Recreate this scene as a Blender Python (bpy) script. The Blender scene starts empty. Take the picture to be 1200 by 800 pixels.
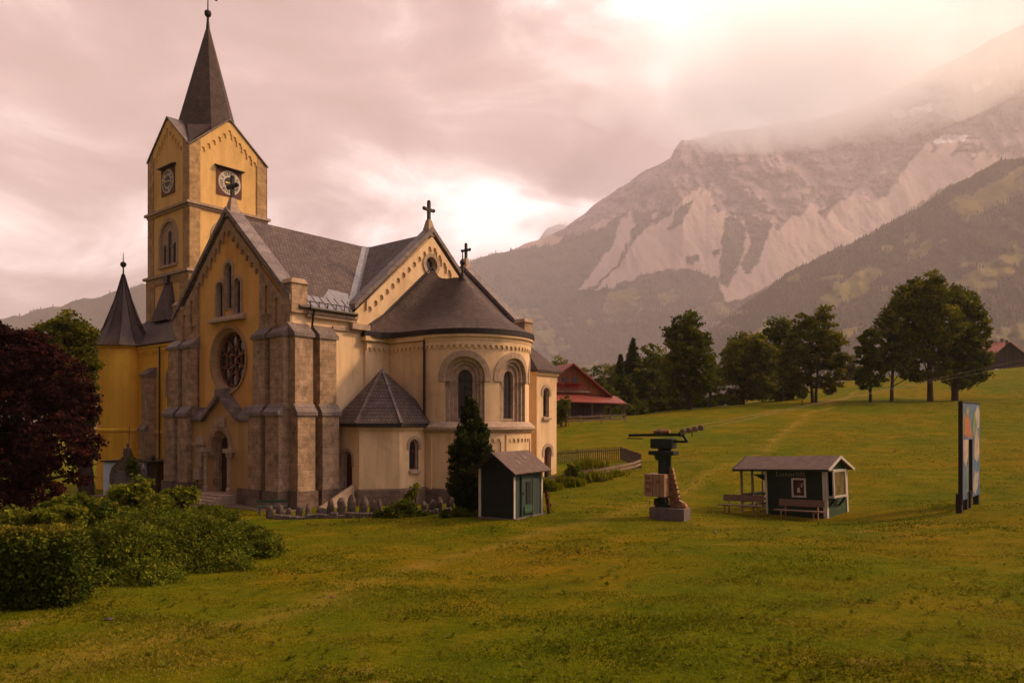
import bpy, math, random
import numpy as np
from mathutils import Vector, Matrix, noise as mnoise
from mathutils.geometry import tessellate_polygon
R = math.radians
rng = np.random.default_rng(7)
random.seed(7)
scene = bpy.context.scene
COL = scene.collection
F = 870.0            # focal length in photo pixels (1200 wide), horizon at row 496
HOR = 496.0

def at(px, py, Y):
    return Vector(((px-600)/F*Y, Y, (HOR-py)/F*Y))

# ------------------------------------------------------------------ mesh collector
class MB:
    def __init__(s): s.v = []; s.f = []
    def add(s, vs, fs):
        n = len(s.v); s.v.extend([tuple(v) for v in vs]); s.f.extend([tuple(i+n for i in f) for f in fs]); return s
    def quad(s, a, b, c, d): return s.add([a, b, c, d], [(0, 1, 2, 3)])
    def box(s, x0, x1, y0, y1, z0, z1):
        return s.add([(x0,y0,z0),(x1,y0,z0),(x1,y1,z0),(x0,y1,z0),(x0,y0,z1),(x1,y0,z1),(x1,y1,z1),(x0,y1,z1)],
                     [(0,3,2,1),(4,5,6,7),(0,1,5,4),(1,2,6,5),(2,3,7,6),(3,0,4,7)])
    def hull8(s, b, t):   # bottom 4 and top 4 corners
        return s.add(list(b)+list(t), [(0,3,2,1),(4,5,6,7),(0,1,5,4),(1,2,6,5),(2,3,7,6),(3,0,4,7)])
    def bar(s, a, b, w, h=None, up=(0,0,1)):
        h = h or w; a = Vector(a); b = Vector(b); d = (b-a).normalized(); up = Vector(up)
        if abs(d.dot(up)) > .98: up = Vector((1,0,0))
        x = d.cross(up).normalized(); y = x.cross(d).normalized()
        q = [x*(w/2*i)+y*(h/2*j) for i, j in ((-1,-1),(1,-1),(1,1),(-1,1))]
        return s.add([a+k for k in q]+[b+k for k in q], [(0,3,2,1),(4,5,6,7),(0,1,5,4),(1,2,6,5),(2,3,7,6),(3,0,4,7)])
    def prism(s, poly, M, d0, d1, caps=True):   # poly of (s,z); M(s,z,d); d1 is the front
        n = len(poly); vs = [M(a, b, d1) for a, b in poly]+[M(a, b, d0) for a, b in poly]
        fs = [(i, (i+1) % n, n+(i+1) % n, n+i) for i in range(n)]
        k = len(s.v); s.add(vs, fs)
        tri = tessellate_polygon([[Vector((a, b, 0)) for a, b in poly]])
        s.f.extend([tuple(k+i for i in t) for t in tri])
        if caps: s.f.extend([tuple(k+n+i for i in reversed(t)) for t in tri])
        return s
    def tube(s, pts, r, n=8, cap=True):
        pts = [Vector(p) for p in pts]; rs = r if isinstance(r, (list, tuple)) else [r]*len(pts)
        rings = []; k0 = len(s.v)
        for i, p in enumerate(pts):
            d = (pts[min(i+1, len(pts)-1)]-pts[max(i-1, 0)]).normalized()
            up = Vector((0,0,1)) if abs(d.z) < .9 else Vector((1,0,0))
            x = d.cross(up).normalized(); y = d.cross(x)
            for j in range(n):
                a = 2*math.pi*j/n; s.v.append(tuple(p+(x*math.cos(a)+y*math.sin(a))*rs[i]))
        for i in range(len(pts)-1):
            for j in range(n):
                a = k0+i*n+j; b = k0+i*n+(j+1) % n
                s.f.append((a, b, b+n, a+n))
        if cap:
            s.f.append(tuple(k0+j for j in range(n))); s.f.append(tuple(k0+(len(pts)-1)*n+j for j in reversed(range(n))))
        return s
    def lathe(s, prof, c=(0,0,0), n=24, a0=0, a1=2*math.pi):  # prof (r,z)
        k0 = len(s.v); full = abs(a1-a0-2*math.pi) < 1e-6; m = n if full else n+1
        for r, z in prof:
            for j in range(m):
                a = a0+(a1-a0)*j/n; s.v.append((c[0]+r*math.cos(a), c[1]+r*math.sin(a), c[2]+z))
        for i in range(len(prof)-1):
            for j in range(n):
                a = k0+i*m+j; b = k0+i*m+((j+1) % m)
                s.f.append((a, b, b+m, a+m))
        return s
    def ball(s, c, r, n=10, sq=1.0):
        return s.lathe([(r*math.sin(math.pi*i/n)+1e-4, -r*sq*math.cos(math.pi*i/n)) for i in range(n+1)], c, n*2)

def np_mesh(name, V, Fc, tint=None, smooth=False, extra=None):
    me = bpy.data.meshes.new(name)
    V = np.asarray(V, dtype=np.float32); Fc = np.asarray(Fc, dtype=np.int32); k = Fc.shape[1]
    me.vertices.add(len(V)); me.vertices.foreach_set('co', V.ravel())
    me.loops.add(Fc.size); me.loops.foreach_set('vertex_index', Fc.ravel())
    me.polygons.add(len(Fc)); me.polygons.foreach_set('loop_start', np.arange(0, Fc.size, k, dtype=np.int32))
    if smooth: me.polygons.foreach_set('use_smooth', np.ones(len(Fc), dtype=bool))
    me.update(calc_edges=True)
    if tint is not None:
        a = me.attributes.new('tint', 'FLOAT', 'FACE'); a.data.foreach_set('value', np.asarray(tint, dtype=np.float32))
    for nm, arr in (extra or {}).items():
        a = me.attributes.new(nm, 'FLOAT', 'POINT'); a.data.foreach_set('value', np.asarray(arr, dtype=np.float32))
    return me

def link(name, me, mat, parent=None, loc=None):
    o = bpy.data.objects.new(name, me); COL.objects.link(o)
    if mat: me.materials.append(mat)
    if parent: o.parent = parent
    if loc is not None: o.location = loc
    return o
def obj(name, mb, mat, parent=None, smooth=False, bevel=0, loc=None):
    me = bpy.data.meshes.new(name); me.from_pydata(mb.v, [], mb.f); me.validate(); me.update()
    if smooth: me.shade_smooth() if hasattr(me, 'shade_smooth') else None
    o = link(name, me, mat, parent, loc)
    if smooth:
        try: me.set_sharp_from_angle(angle=R(38))
        except Exception: pass
    if bevel:
        m = o.modifiers.new('bevel', 'BEVEL'); m.width = bevel; m.segments = 2; m.limit_method = 'ANGLE'; m.angle_limit = R(40)
    return o
def tag(o, label=None, cat=None, group=None, kind=None):
    if label: o['label'] = label
    if cat: o['category'] = cat
    if group: o['group'] = group
    if kind: o['kind'] = kind
    return o
def empty(name, loc, rz=0, label=None, cat=None, group=None):
    o = bpy.data.objects.new(name, None); COL.objects.link(o); o.location = loc; o.rotation_euler = (0, 0, rz)
    o.empty_display_size = .3
    return tag(o, label, cat, group)
def copy_tree(o, parent=None):
    c = o.copy(); COL.objects.link(c)
    if parent: c.parent = parent
    for ch in [x for x in list(bpy.data.objects) if x.parent is o]: copy_tree(ch, c)
    return c

# ------------------------------------------------------------------ materials
def newmat(name):
    m = bpy.data.materials.new(name); m.use_nodes = True; nt = m.node_tree; nt.nodes.clear()
    out = nt.nodes.new('ShaderNodeOutputMaterial'); bs = nt.nodes.new('ShaderNodeBsdfPrincipled')
    nt.links.new(bs.outputs[0], out.inputs[0]); bs.inputs['Specular IOR Level'].default_value = .3
    return m, nt, bs
def N(nt, t, **kw):
    n = nt.nodes.new(t)
    for k, v in kw.items():
        if k.startswith('i_'):
            n.inputs[k[2:].replace('_', ' ')].default_value = v
        else: setattr(n, k, v)
    return n
def ramp(nt, stops, src=None, interp='LINEAR'):
    r = nt.nodes.new('ShaderNodeValToRGB'); cr = r.color_ramp; cr.interpolation = interp
    while len(cr.elements) > 1: cr.elements.remove(cr.elements[-1])
    cr.elements[0].position = stops[0][0]; cr.elements[0].color = (*stops[0][1], 1)
    for p, c in stops[1:]:
        e = cr.elements.new(p); e.color = (*c, 1)
    if src is not None: nt.links.new(src, r.inputs[0])
    return r
def noisen(nt, vec, scale, detail=4, rough=.55, dist=0.):
    n = nt.nodes.new('ShaderNodeTexNoise'); n.inputs['Scale'].default_value = scale; n.inputs['Detail'].default_value = detail
    n.inputs['Roughness'].default_value = rough; n.inputs['Distortion'].default_value = dist
    if vec is not None: nt.links.new(vec, n.inputs['Vector'])
    return n
def mixc(nt, fac, a, b, mode='MIX'):
    m = nt.nodes.new('ShaderNodeMix'); m.data_type = 'RGBA'; m.blend_type = mode
    for sock, v in ((m.inputs[0], fac), (m.inputs[6], a), (m.inputs[7], b)):
        if hasattr(v, 'is_linked') or isinstance(v, bpy.types.NodeSocket): nt.links.new(v, sock)
        elif isinstance(v, (int, float)): sock.default_value = v
        else: sock.default_value = (*v, 1)
    return m.outputs[2]
def bump(nt, bs, h, strength=.3, dist=.02):
    b = nt.nodes.new('ShaderNodeBump'); b.inputs['Strength'].default_value = strength; b.inputs['Distance'].default_value = dist
    nt.links.new(h, b.inputs['Height']); nt.links.new(b.outputs[0], bs.inputs['Normal']); return b
def dull(c, k): return tuple(x*k for x in c)
def mat_noise(name, c, c2=None, scale=3, rough=.85, bmp=.2, fine=30, metal=0, streak=False, lo=.35, hi=.7):
    m, nt, bs = newmat(name); tc = N(nt, 'ShaderNodeTexCoord').outputs['Object']
    c2 = c2 or dull(c, .72)
    vec = tc
    if streak:
        mp = N(nt, 'ShaderNodeMapping'); mp.inputs['Scale'].default_value = (1, 1, .22); nt.links.new(tc, mp.inputs[0]); vec = mp.outputs[0]
    n = noisen(nt, vec, scale, 6, .6, .3); r = ramp(nt, [(lo, c2), (hi, c)], n.outputs[0])
    n2 = noisen(nt, tc, fine, 3, .6); r2 = ramp(nt, [(.3, (.78,)*3), (.7, (1.08,)*3)], n2.outputs[0])
    col = mixc(nt, 1., r.outputs[0], r2.outputs[0], 'MULTIPLY')
    if streak:
        mp3 = N(nt, 'ShaderNodeMapping'); mp3.inputs['Scale'].default_value = (2.2, 2.2, .12); nt.links.new(tc, mp3.inputs[0])
        n4 = noisen(nt, mp3.outputs[0], 1.3, 7, .65, .2); r4 = ramp(nt, [(.30, (.70,.68,.64)), (.47, (.97,.97,.96)), (.7, (1.05,1.05,1.05))], n4.outputs[0]); col = mixc(nt, .5, col, r4.outputs[0], 'MULTIPLY')
        n5 = noisen(nt, tc, .45, 5, .7, .8); r5 = ramp(nt, [(.36, (.78,.76,.72)), (.5, (1.,1.,1.))], n5.outputs[0]); col = mixc(nt, .6, col, r5.outputs[0], 'MULTIPLY')
    nt.links.new(col, bs.inputs['Base Color']); bs.inputs['Roughness'].default_value = rough; bs.inputs['Metallic'].default_value = metal
    if bmp: bump(nt, bs, n2.outputs[0], bmp, .01)
    return m
def mat_block(name, c, c2, mortar, bw=.75, bh=.4, ms=.015, rough=.9, var=.5, bstr=.5):
    m, nt, bs = newmat(name); tc = N(nt, 'ShaderNodeTexCoord').outputs['Object']
    sp = N(nt, 'ShaderNodeSeparateXYZ'); nt.links.new(tc, sp.inputs[0])
    ad = N(nt, 'ShaderNodeMath', operation='ADD'); nt.links.new(sp.outputs[0], ad.inputs[0]); nt.links.new(sp.outputs[1], ad.inputs[1])
    cb = N(nt, 'ShaderNodeCombineXYZ'); nt.links.new(ad.outputs[0], cb.inputs[0]); nt.links.new(sp.outputs[2], cb.inputs[1])
    br = nt.nodes.new('ShaderNodeTexBrick'); nt.links.new(cb.outputs[0], br.inputs['Vector'])
    for k, v in (('Scale', 1.), ('Mortar Size', ms), ('Brick Width', bw), ('Row Height', bh), ('Bias', 0.), ('Mortar Smooth', .2)): br.inputs[k].default_value = v
    br.inputs['Color1'].default_value = (*c, 1); br.inputs['Color2'].default_value = (*c2, 1); br.inputs['Mortar'].default_value = (*mortar, 1)
    n = noisen(nt, tc, 2.2, 8, .65, .4); r = ramp(nt, [(.3, (1-var,)*3), (.68, (1.12,)*3)], n.outputs[0])
    n2 = noisen(nt, tc, 14, 4, .7); r2 = ramp(nt, [(.32, (.7,)*3), (.62, (1.08,)*3)], n2.outputs[0])
    n6 = noisen(nt, tc, .5, 5, .7, 1.2); r6 = ramp(nt, [(.36, (.72,.70,.68)), (.62, (1.15,1.14,1.12))], n6.outputs[0])
    col = mixc(nt, 1., br.outputs[0], r.outputs[0], 'MULTIPLY'); col = mixc(nt, .8, col, r6.outputs[0], 'MULTIPLY'); col = mixc(nt, .8, col, r2.outputs[0], 'MULTIPLY')
    nt.links.new(col, bs.inputs['Base Color']); bs.inputs['Roughness'].default_value = rough
    mh = N(nt, 'ShaderNodeMath', operation='MULTIPLY_ADD'); mh.inputs[1].default_value = -.8
    nt.links.new(br.outputs['Fac'], mh.inputs[0]); nt.links.new(n2.outputs[0], mh.inputs[2]); bump(nt, bs, mh.outputs[0], bstr, .02)
    return m
def mat_leaf(name, cols, trans=.25, scale=.25):
    m, nt, bs = newmat(name)
    at_ = N(nt, 'ShaderNodeAttribute', attribute_name='tint')
    st = [(i/(len(cols)-1), c) for i, c in enumerate(cols)]
    r = ramp(nt, st, at_.outputs['Fac']); 
    tc = N(nt, 'ShaderNodeTexCoord').outputs['Object']; n = noisen(nt, tc, scale, 2, .5); r2 = ramp(nt, [(.35, (.7,)*3), (.65, (1.2,)*3)], n.outputs[0])
    col = mixc(nt, 1., r.outputs[0], r2.outputs[0], 'MULTIPLY')
    nt.links.new(col, bs.inputs['Base Color']); bs.inputs['Roughness'].default_value = .8; bs.inputs['Specular IOR Level'].default_value = .08
    tr = N(nt, 'ShaderNodeBsdfTranslucent'); nt.links.new(col, tr.inputs[0])
    mx = N(nt, 'ShaderNodeMixShader'); mx.inputs[0].default_value = trans
    nt.links.new(bs.outputs[0], mx.inputs[1]); nt.links.new(tr.outputs[0], mx.inputs[2])
    nt.links.new(mx.outputs[0], nt.nodes['Material Output'].inputs[0])
    return m
def mat_wood(name, c, rough=.75, plank=.14, horiz=True, dark=.6):
    m, nt, bs = newmat(name); tc = N(nt, 'ShaderNodeTexCoord').outputs['Object']
    sp = N(nt, 'ShaderNodeSeparateXYZ'); nt.links.new(tc, sp.inputs[0])
    if horiz: src = sp.outputs[2]
    else:
        ad = N(nt, 'ShaderNodeMath', operation='ADD'); nt.links.new(sp.outputs[0], ad.inputs[0]); nt.links.new(sp.outputs[1], ad.inputs[1]); src = ad.outputs[0]
    dv = N(nt, 'ShaderNodeMath', operation='DIVIDE'); dv.inputs[1].default_value = plank; nt.links.new(src, dv.inputs[0])
    fr = N(nt, 'ShaderNodeMath', operation='FRACT'); nt.links.new(dv.outputs[0], fr.inputs[0])
    gap = ramp(nt, [(0, (.25,)*3), (.1, (1,)*3), (.93, (1,)*3), (1, (.35,)*3)], fr.outputs[0])
    fl = N(nt, 'ShaderNodeMath', operation='FLOOR'); nt.links.new(dv.outputs[0], fl.inputs[0])
    wn = N(nt, 'ShaderNodeTexWhiteNoise', noise_dimensions='1D'); nt.links.new(fl.outputs[0], wn.inputs['W'])
    r1 = ramp(nt, [(0, (dark+.15,)*3), (1, (1.1,)*3)], wn.outputs[0])
    mp = N(nt, 'ShaderNodeMapping'); mp.inputs['Scale'].default_value = (1, 1, 8) if horiz else (6, 6, .6); nt.links.new(tc, mp.inputs[0])
    n = noisen(nt, mp.outputs[0], 3, 5, .65); r2 = ramp(nt, [(.3, (dark,)*3), (.7, (1.1,)*3)], n.outputs[0])
    col = mixc(nt, 1., r1.outputs[0], c, 'MULTIPLY'); col = mixc(nt, 1., col, r2.outputs[0], 'MULTIPLY'); col = mixc(nt, 1., col, gap.outputs[0], 'MULTIPLY')
    nt.links.new(col, bs.inputs['Base Color']); bs.inputs['Roughness'].default_value = rough
    bump(nt, bs, gap.outputs[0], .4, .01)
    return m
def mat_glass(name, c=(.02,.02,.025), rough=.12):
    m, nt, bs = newmat(name); tc = N(nt, 'ShaderNodeTexCoord').outputs['Object']
    n = noisen(nt, tc, 2.5, 2); r = ramp(nt, [(.3, dull(c, .6)), (.7, dull(c, 1.6))], n.outputs[0]); nt.links.new(r.outputs[0], bs.inputs['Base Color'])
    bs.inputs['Roughness'].default_value = rough; bs.inputs['Specular IOR Level'].default_value = .5
    n2 = noisen(nt, tc, 6, 2); bump(nt, bs, n2.outputs[0], .08, .01)
    return m

MT = {}
MT['plaster'] = mat_noise('plaster_cream', (.84,.61,.37), (.68,.47,.27), .9, .9, .25, 45, streak=True, lo=.3, hi=.6)
MT['plaster_y'] = mat_noise('plaster_shaded_ochre', (.80,.45,.13), (.64,.33,.09), .8, .9, .25, 45, streak=True, lo=.3, hi=.6)  # orange of the front gable's shade is put into this ochre
MT['plaster_w'] = mat_noise('plaster_tower', (.84,.54,.21), (.68,.42,.15), .8, .9, .25, 45, streak=True, lo=.3, hi=.6)
MT['plaster_t'] = mat_noise('plaster_glow_ochre', (.93,.54,.06), (.82,.44,.045), .8, .9, .25, 45, streak=True, lo=.3, hi=.6)  # yellow glow on turret and nave side, put into a brighter ochre
MT['stone'] = mat_block('dressed_stone', (.52,.36,.235), (.43,.29,.185), (.31,.21,.14), .8, .42, .012, var=.55)
MT['trim'] = mat_noise('stone_trim', (.52,.385,.28), (.33,.235,.17), 3.5, .88, .4, 25)
MT['plinth'] = mat_block('plinth_stone', (.24,.165,.125), (.19,.13,.10), (.13,.095,.075), .9, .45, .012, var=.5)
MT['roof'] = mat_block('shingle_roof', (.165,.118,.105), (.12,.085,.077), (.045,.033,.031), .24, .2, .02, .8, var=.35, bstr=.8)
MT['roofb'] = mat_block('weathered_shingles', (.14,.09,.075), (.10,.066,.058), (.04,.028,.026), .16, .12, .014, .8, var=.4, bstr=.8)
MT['coping'] = mat_block('coping_slate', (.25,.195,.18), (.20,.155,.145), (.11,.085,.08), 1.1, .7, .02, .6, var=.45)
MT['metal'] = mat_noise('zinc_flashing', (.30,.27,.27), (.17,.15,.155), 4, .42, .2, 20, metal=.55)
MT['darkmetal'] = mat_noise('dark_gutter_metal', (.035,.026,.025), None, 4, .5, .1, 20, metal=.3)
MT['iron'] = mat_noise('black_iron', (.03,.024,.022), None, 5, .55, .2, 25, metal=.3)
MT['glass'] = mat_glass('dark_church_glass')
MT['leadglass'] = mat_glass('leaded_glass', (.035,.028,.026), .3)
MT['reddoor'] = mat_wood('red_door_wood', (.15,.028,.018), .5, .12, False)
MT['dooroak'] = mat_wood('dark_oak_door', (.07,.035,.02), .6, .14, False)
MT['tracery'] = mat_noise('rose_tracery', (.22,.08,.035), (.14,.05,.025), 5, .85, .2, 25)
MT['redpanel'] = mat_noise('clock_panel_red', (.16,.05,.035), (.10,.035,.03), 5, .7, .2, 20)
MT['dial'] = mat_noise('clock_dial_cream', (.66,.58,.46), (.5,.43,.33), 3, .6, 0, 20)
MT['gold'] = mat_noise('gilded_hands', (.75,.48,.12), None, 4, .35, 0, 20, metal=.8)
MT['black'] = mat_noise('black_paint', (.015,.013,.012), None, 4, .5, 0, 20)
MT['bark'] = mat_noise('tree_bark', (.07,.04,.026), (.03,.019,.013), 5, .95, .8, 16)
MT['white'] = mat_noise('white_painted_wood', (.72,.66,.58), (.5,.45,.38), 6, .7, .2, 30, streak=True)

def split_parts(names):
    """pieces of a part that stand clear of each other become parts of their own"""
    for o in [o for o in bpy.data.objects if o.type == 'MESH' and o.parent and o.name.split('.')[0] in names]:
        me = o.data; n = len(me.vertices)
        if n > 6000 or me.users > 1: continue
        par = list(range(n))
        def fd(i):
            while par[i] != i: par[i] = par[par[i]]; i = par[i]
            return i
        for e in me.edges: a, b = fd(e.vertices[0]), fd(e.vertices[1]); par[a] = b
        isl = {}
        for v in me.vertices: isl.setdefault(fd(v.index), []).append(v.index)
        B = [[np.min([me.vertices[i].co for i in l], 0)-.03, np.max([me.vertices[i].co for i in l], 0)+.03, l] for l in isl.values()]
        B = [[a, b, [l]] for a, b, l in B]; ch = True
        while ch:
            ch = False
            for i in range(len(B)):
                for j in range(len(B)-1, i, -1):
                    if np.all(B[i][0] <= B[j][1]) and np.all(B[j][0] <= B[i][1]):
                        B[i] = [np.minimum(B[i][0], B[j][0]), np.maximum(B[i][1], B[j][1]), B[i][2]+B[j][2]]; B.pop(j); ch = True
        if len(B) < 2 or len(B) > 12: continue
        cl = {}
        for k, b in enumerate(B):
            for l in b[2]:
                for i in l: cl[i] = k
        base = o.name.split('.')[0]; sm = any(p.use_smooth for p in me.polygons); kids = list(o.children)
        for k in range(len(B)):
            vs = [i for i in range(n) if cl[i] == k]; mp = {v: i for i, v in enumerate(vs)}; fs = [[mp[v] for v in p.vertices] for p in me.polygons if cl[p.vertices[0]] == k]
            m2 = bpy.data.meshes.new(base); m2.from_pydata([me.vertices[i].co for i in vs], [], fs); m2.update(); [m2.materials.append(x) for x in me.materials]
            if sm: m2.polygons.foreach_set('use_smooth', [True]*len(m2.polygons))
            if k == 0: o.data = m2
            else:
                c = o.copy(); c.data = m2; COL.objects.link(c)
# ------------------------------------------------------------------ terrain
CP = [(-7,11,-3.95),(0,10.3,-3.62),(7,9.5,-3.25),(-11,15.6,-4.0),(-8.5,19.5,-4.3),(-7.9,26,-4.45),(.1,31.5,-4.07),(1.3,34,-4.0),(-8,36,-4.55),(-3,36,-4.35),
      (-12.8,40.9,-4.7),(-6.5,43,-4.7),(-1,46,-4.62),(2.2,51.5,-4.0),(-21,50,-4.75),(-30,60,-5.3),(-24,47,-4.9),(-34,50,-5.3),(-16,30,-4.6),(-25,30,-4.8),
      (6.6,32,-4.1),(14,33,-4.2),(11,36,-4.3),(18.8,31,-3.75),(12,15,-3.4),(6,20,-3.75),(20,22,-3.45),(32,46,-2.8),
      (8.6,50,-3.15),(3,47,-3.8),(3.7,60,-3.3),(8.7,60,-2.9),(9.2,75,-1.4),(10.9,95,.6),(0,95,.6),(25.8,108,2.2),(17.7,110,1.1),(60,105,3.2),(50,105,3.3),(44,112,3.2),
      (38.9,130,3.3),(55,160,5.9),(81,180,10.1),(131,190,14.4),(112,174,12.2),(30,72,-.6),(45,75,-.2),(60,85,1.2),(-40,110,-5.),(-60,60,-6),(-80,120,-7),(-20,90,-4.),
      (30,170,-1),(60,230,-1),(130,260,4),(0,180,-4),(160,230,9)]
def _U(r2): return np.where(r2 > 0, .5*r2*np.log(r2+1e-12), 0)
_P = np.array(CP); _x = _P[:, :2]/50.; _n = len(_P)
_K = _U(((_x[:, None]-_x[None])**2).sum(-1))+np.eye(_n)*2e-3
_A = np.zeros((_n+3, _n+3)); _A[:_n, :_n] = _K; _A[:_n, _n] = 1; _A[:_n, _n+1:] = _x; _A[_n, :_n] = 1; _A[_n+1:, :_n] = _x.T
_w = np.linalg.solve(_A, np.concatenate([_P[:, 2], np.zeros(3)]))
def gz(x, y):
    x = np.asarray(x, float); y = np.asarray(y, float); sh = x.shape
    X = np.stack([x.ravel(), y.ravel()], 1)/50.
    out = np.empty(len(X))
    for i in range(0, len(X), 20000):
        c = X[i:i+20000]; r2 = ((c[:, None]-_x[None])**2).sum(-1)
        out[i:i+20000] = _U(r2)@_w[:_n]+_w[_n]+c@_w[_n+1:]
    d = np.hypot(X[:, 0]*50-20, X[:, 1]*50-60); t = np.clip((d-190)/200, 0, 1); t = t*t*(3-2*t)
    xx = X[:, 0]*50; yy = X[:, 1]*50
    bumpy = .05*np.sin(xx*.55+np.sin(yy*.4)*1.3)*np.sin(yy*.5+1.1)+.025*np.sin(xx*1.7+yy*.9)*np.sin(yy*1.9-xx*.6)
    return (np.clip(out, -14, 30)*(1-t)+(-9.)*t+bumpy).reshape(sh)
def G(x, y): return float(gz(np.array([x]), np.array([y]))[0])

def axis(n, near, far):
    t = np.linspace(-1, 1, n); return np.sign(t)*(near*np.abs(t)+(far-near)*np.abs(t)**6)
def mat_grass():
    m, nt, bs = newmat('meadow_grass'); tc = N(nt, 'ShaderNodeTexCoord').outputs['Object']
    big = noisen(nt, tc, .09, 4, .6, .6); mid = noisen(nt, tc, .55, 6, .65, .5); fine = noisen(nt, tc, 5., 5, .7, .2); vf = noisen(nt, tc, 26., 3, .7)
    c = ramp(nt, [(.25, (.068,.082,.002)), (.42, (.108,.110,.003)), (.55, (.142,.124,.004)), (.7, (.195,.140,.008))], mid.outputs[0])
    c2 = ramp(nt, [(.38, (.78,.95,.8)), (.5, (1.,1.,1.)), (.62, (1.28,1.02,1.1)),], big.outputs[0])
    c3 = ramp(nt, [(.28, (.6,.68,.55)), (.45, (.9,.93,.88)), (.6, (1.05,1.03,1.)), (.75, (1.3,1.2,1.15))], fine.outputs[0])
    c4 = ramp(nt, [(.3, (.55,.6,.5)), (.7, (1.35,1.3,1.2))], vf.outputs[0])
    col = mixc(nt, 1., c.outputs[0], c2.outputs[0], 'MULTIPLY'); col = mixc(nt, 1., col, c3.outputs[0], 'MULTIPLY'); col = mixc(nt, .9, col, c4.outputs[0], 'MULTIPLY')
    # bare dry patches
    dry = noisen(nt, tc, .28, 5, .7, 1.2); rd = ramp(nt, [(.63, (0,0,0)), (.70, (1,1,1))], dry.outputs[0])
    md = N(nt, 'ShaderNodeMath', operation='MULTIPLY'); nt.links.new(rd.outputs[0], md.inputs[0]); nt.links.new(fine.outputs[0], md.inputs[1])
    col = mixc(nt, md.outputs[0], col, (.30,.17,.05))
    # faint trodden strip running up past the shed
    vd = N(nt, 'ShaderNodeVectorMath', operation='DOT_PRODUCT'); nt.links.new(tc, vd.inputs[0]); vd.inputs[1].default_value = (.868, -.497, 0)
    of = N(nt, 'ShaderNodeMath', operation='ADD'); nt.links.new(vd.outputs['Value'], of.inputs[0]); of.inputs[1].default_value = 12.6
    wb = N(nt, 'ShaderNodeMath', operation='MULTIPLY_ADD'); nt.links.new(big.outputs[0], wb.inputs[0]); wb.inputs[1].default_value = 5.; nt.links.new(of.outputs[0], wb.inputs[2])
    ab = N(nt, 'ShaderNodeMath', operation='ABSOLUTE'); sb = N(nt, 'ShaderNodeMath', operation='SUBTRACT'); nt.links.new(wb.outputs[0], sb.inputs[0]); sb.inputs[1].default_value = 2.5; nt.links.new(sb.outputs[0], ab.inputs[0])
    rt = ramp(nt, [(.0, (.75,.75,.75)), (.35, (.4,.4,.4)), (.9, (0,0,0))], ab.outputs[0]); mt_ = N(nt, 'ShaderNodeMath', operation='MULTIPLY'); nt.links.new(rt.outputs[0], mt_.inputs[0]); nt.links.new(mid.outputs[0], mt_.inputs[1])
    col = mixc(nt, mt_.outputs[0], col, (.30,.19,.035))
    nt.links.new(col, bs.inputs['Base Color']); bs.inputs['Roughness'].default_value = .95; bs.inputs['Specular IOR Level'].default_value = .02
    ad = N(nt, 'ShaderNodeMath', operation='MULTIPLY_ADD'); ad.inputs[1].default_value = .35; nt.links.new(vf.outputs[0], ad.inputs[0]); nt.links.new(fine.outputs[0], ad.inputs[2])
    bump(nt, bs, ad.outputs[0], .9, .12)
    return m
MT['grass'] = mat_grass()
xs = axis(340, 160, 9000); ys = axis(340, 160, 9000)+45
gx, gy = np.meshgrid(xs, ys); zz = gz(gx, gy)
def grid_faces(r, c):
    i = np.arange(r*c).reshape(r, c); return np.stack([i[:-1,:-1].ravel(), i[:-1,1:].ravel(), i[1:,1:].ravel(), i[1:,:-1].ravel()], 1)
me = np_mesh('ground', np.stack([gx.ravel(), gy.ravel(), zz.ravel()], 1), grid_faces(*gx.shape), smooth=True)
tag(link('ground', me, MT['grass']), 'olive green sloping meadow with dry patches', kind='structure')

# grass blades: tufts drawn near the camera
def blades(n, x0, x1, y0, y1, h0, h1, seed, dens=None):
    g = np.random.default_rng(seed)
    y = y0*(y1/y0)**g.random(n); x = (g.random(n)*(x1-x0)+x0)*y
    k = np.sin(x*1.3+np.sin(y*.8)*2)*np.sin(y*1.1+x*.4)+g.normal(0, .6, n); keep = k > -.5; x = x[keep]; y = y[keep]; n = len(x)
    inside = (x*.775*0+((x+10.56)*.775-(y-54.06)*.632) < 14.5) & (y > 39); x = x[~inside]; y = y[~inside]; n = len(x)
    z = gz(x, y); h = (h0+(h1-h0)*g.random(n)**2)*(.8+.4*np.sin(x*.7)*np.sin(y*.6)); a = g.random(n)*6.283; w = .012+.0010*y
    lean = g.normal(0, .4, (n, 2))*h[:, None]
    b = np.stack([x, y, z-.01], 1); d = np.stack([np.cos(a), np.sin(a), 0*a], 1)*w[:, None]
    tip = b+np.stack([lean[:, 0], lean[:, 1], h], 1)
    V = np.stack([b-d, b+d, tip], 1).reshape(-1, 3); Fc = np.arange(3*n).reshape(n, 3)
    return V, Fc, np.clip(.5+.35*np.sin(x*.5+1)*np.sin(y*.37)+g.normal(0, .22, n), 0, 1)
MT['blade'] = mat_leaf('grass_blades', [(.085,.115,.004),(.135,.150,.006),(.180,.165,.008),(.26,.195,.028)], .45, .4)
V1, F1_, T1 = blades(380000, -.95, .80, 8.5, 110, .02, .075, 3)
tag(link('grass', np_mesh('grass', V1, F1_, T1), MT['blade']), 'short tufts of meadow grass', kind='stuff')
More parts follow.
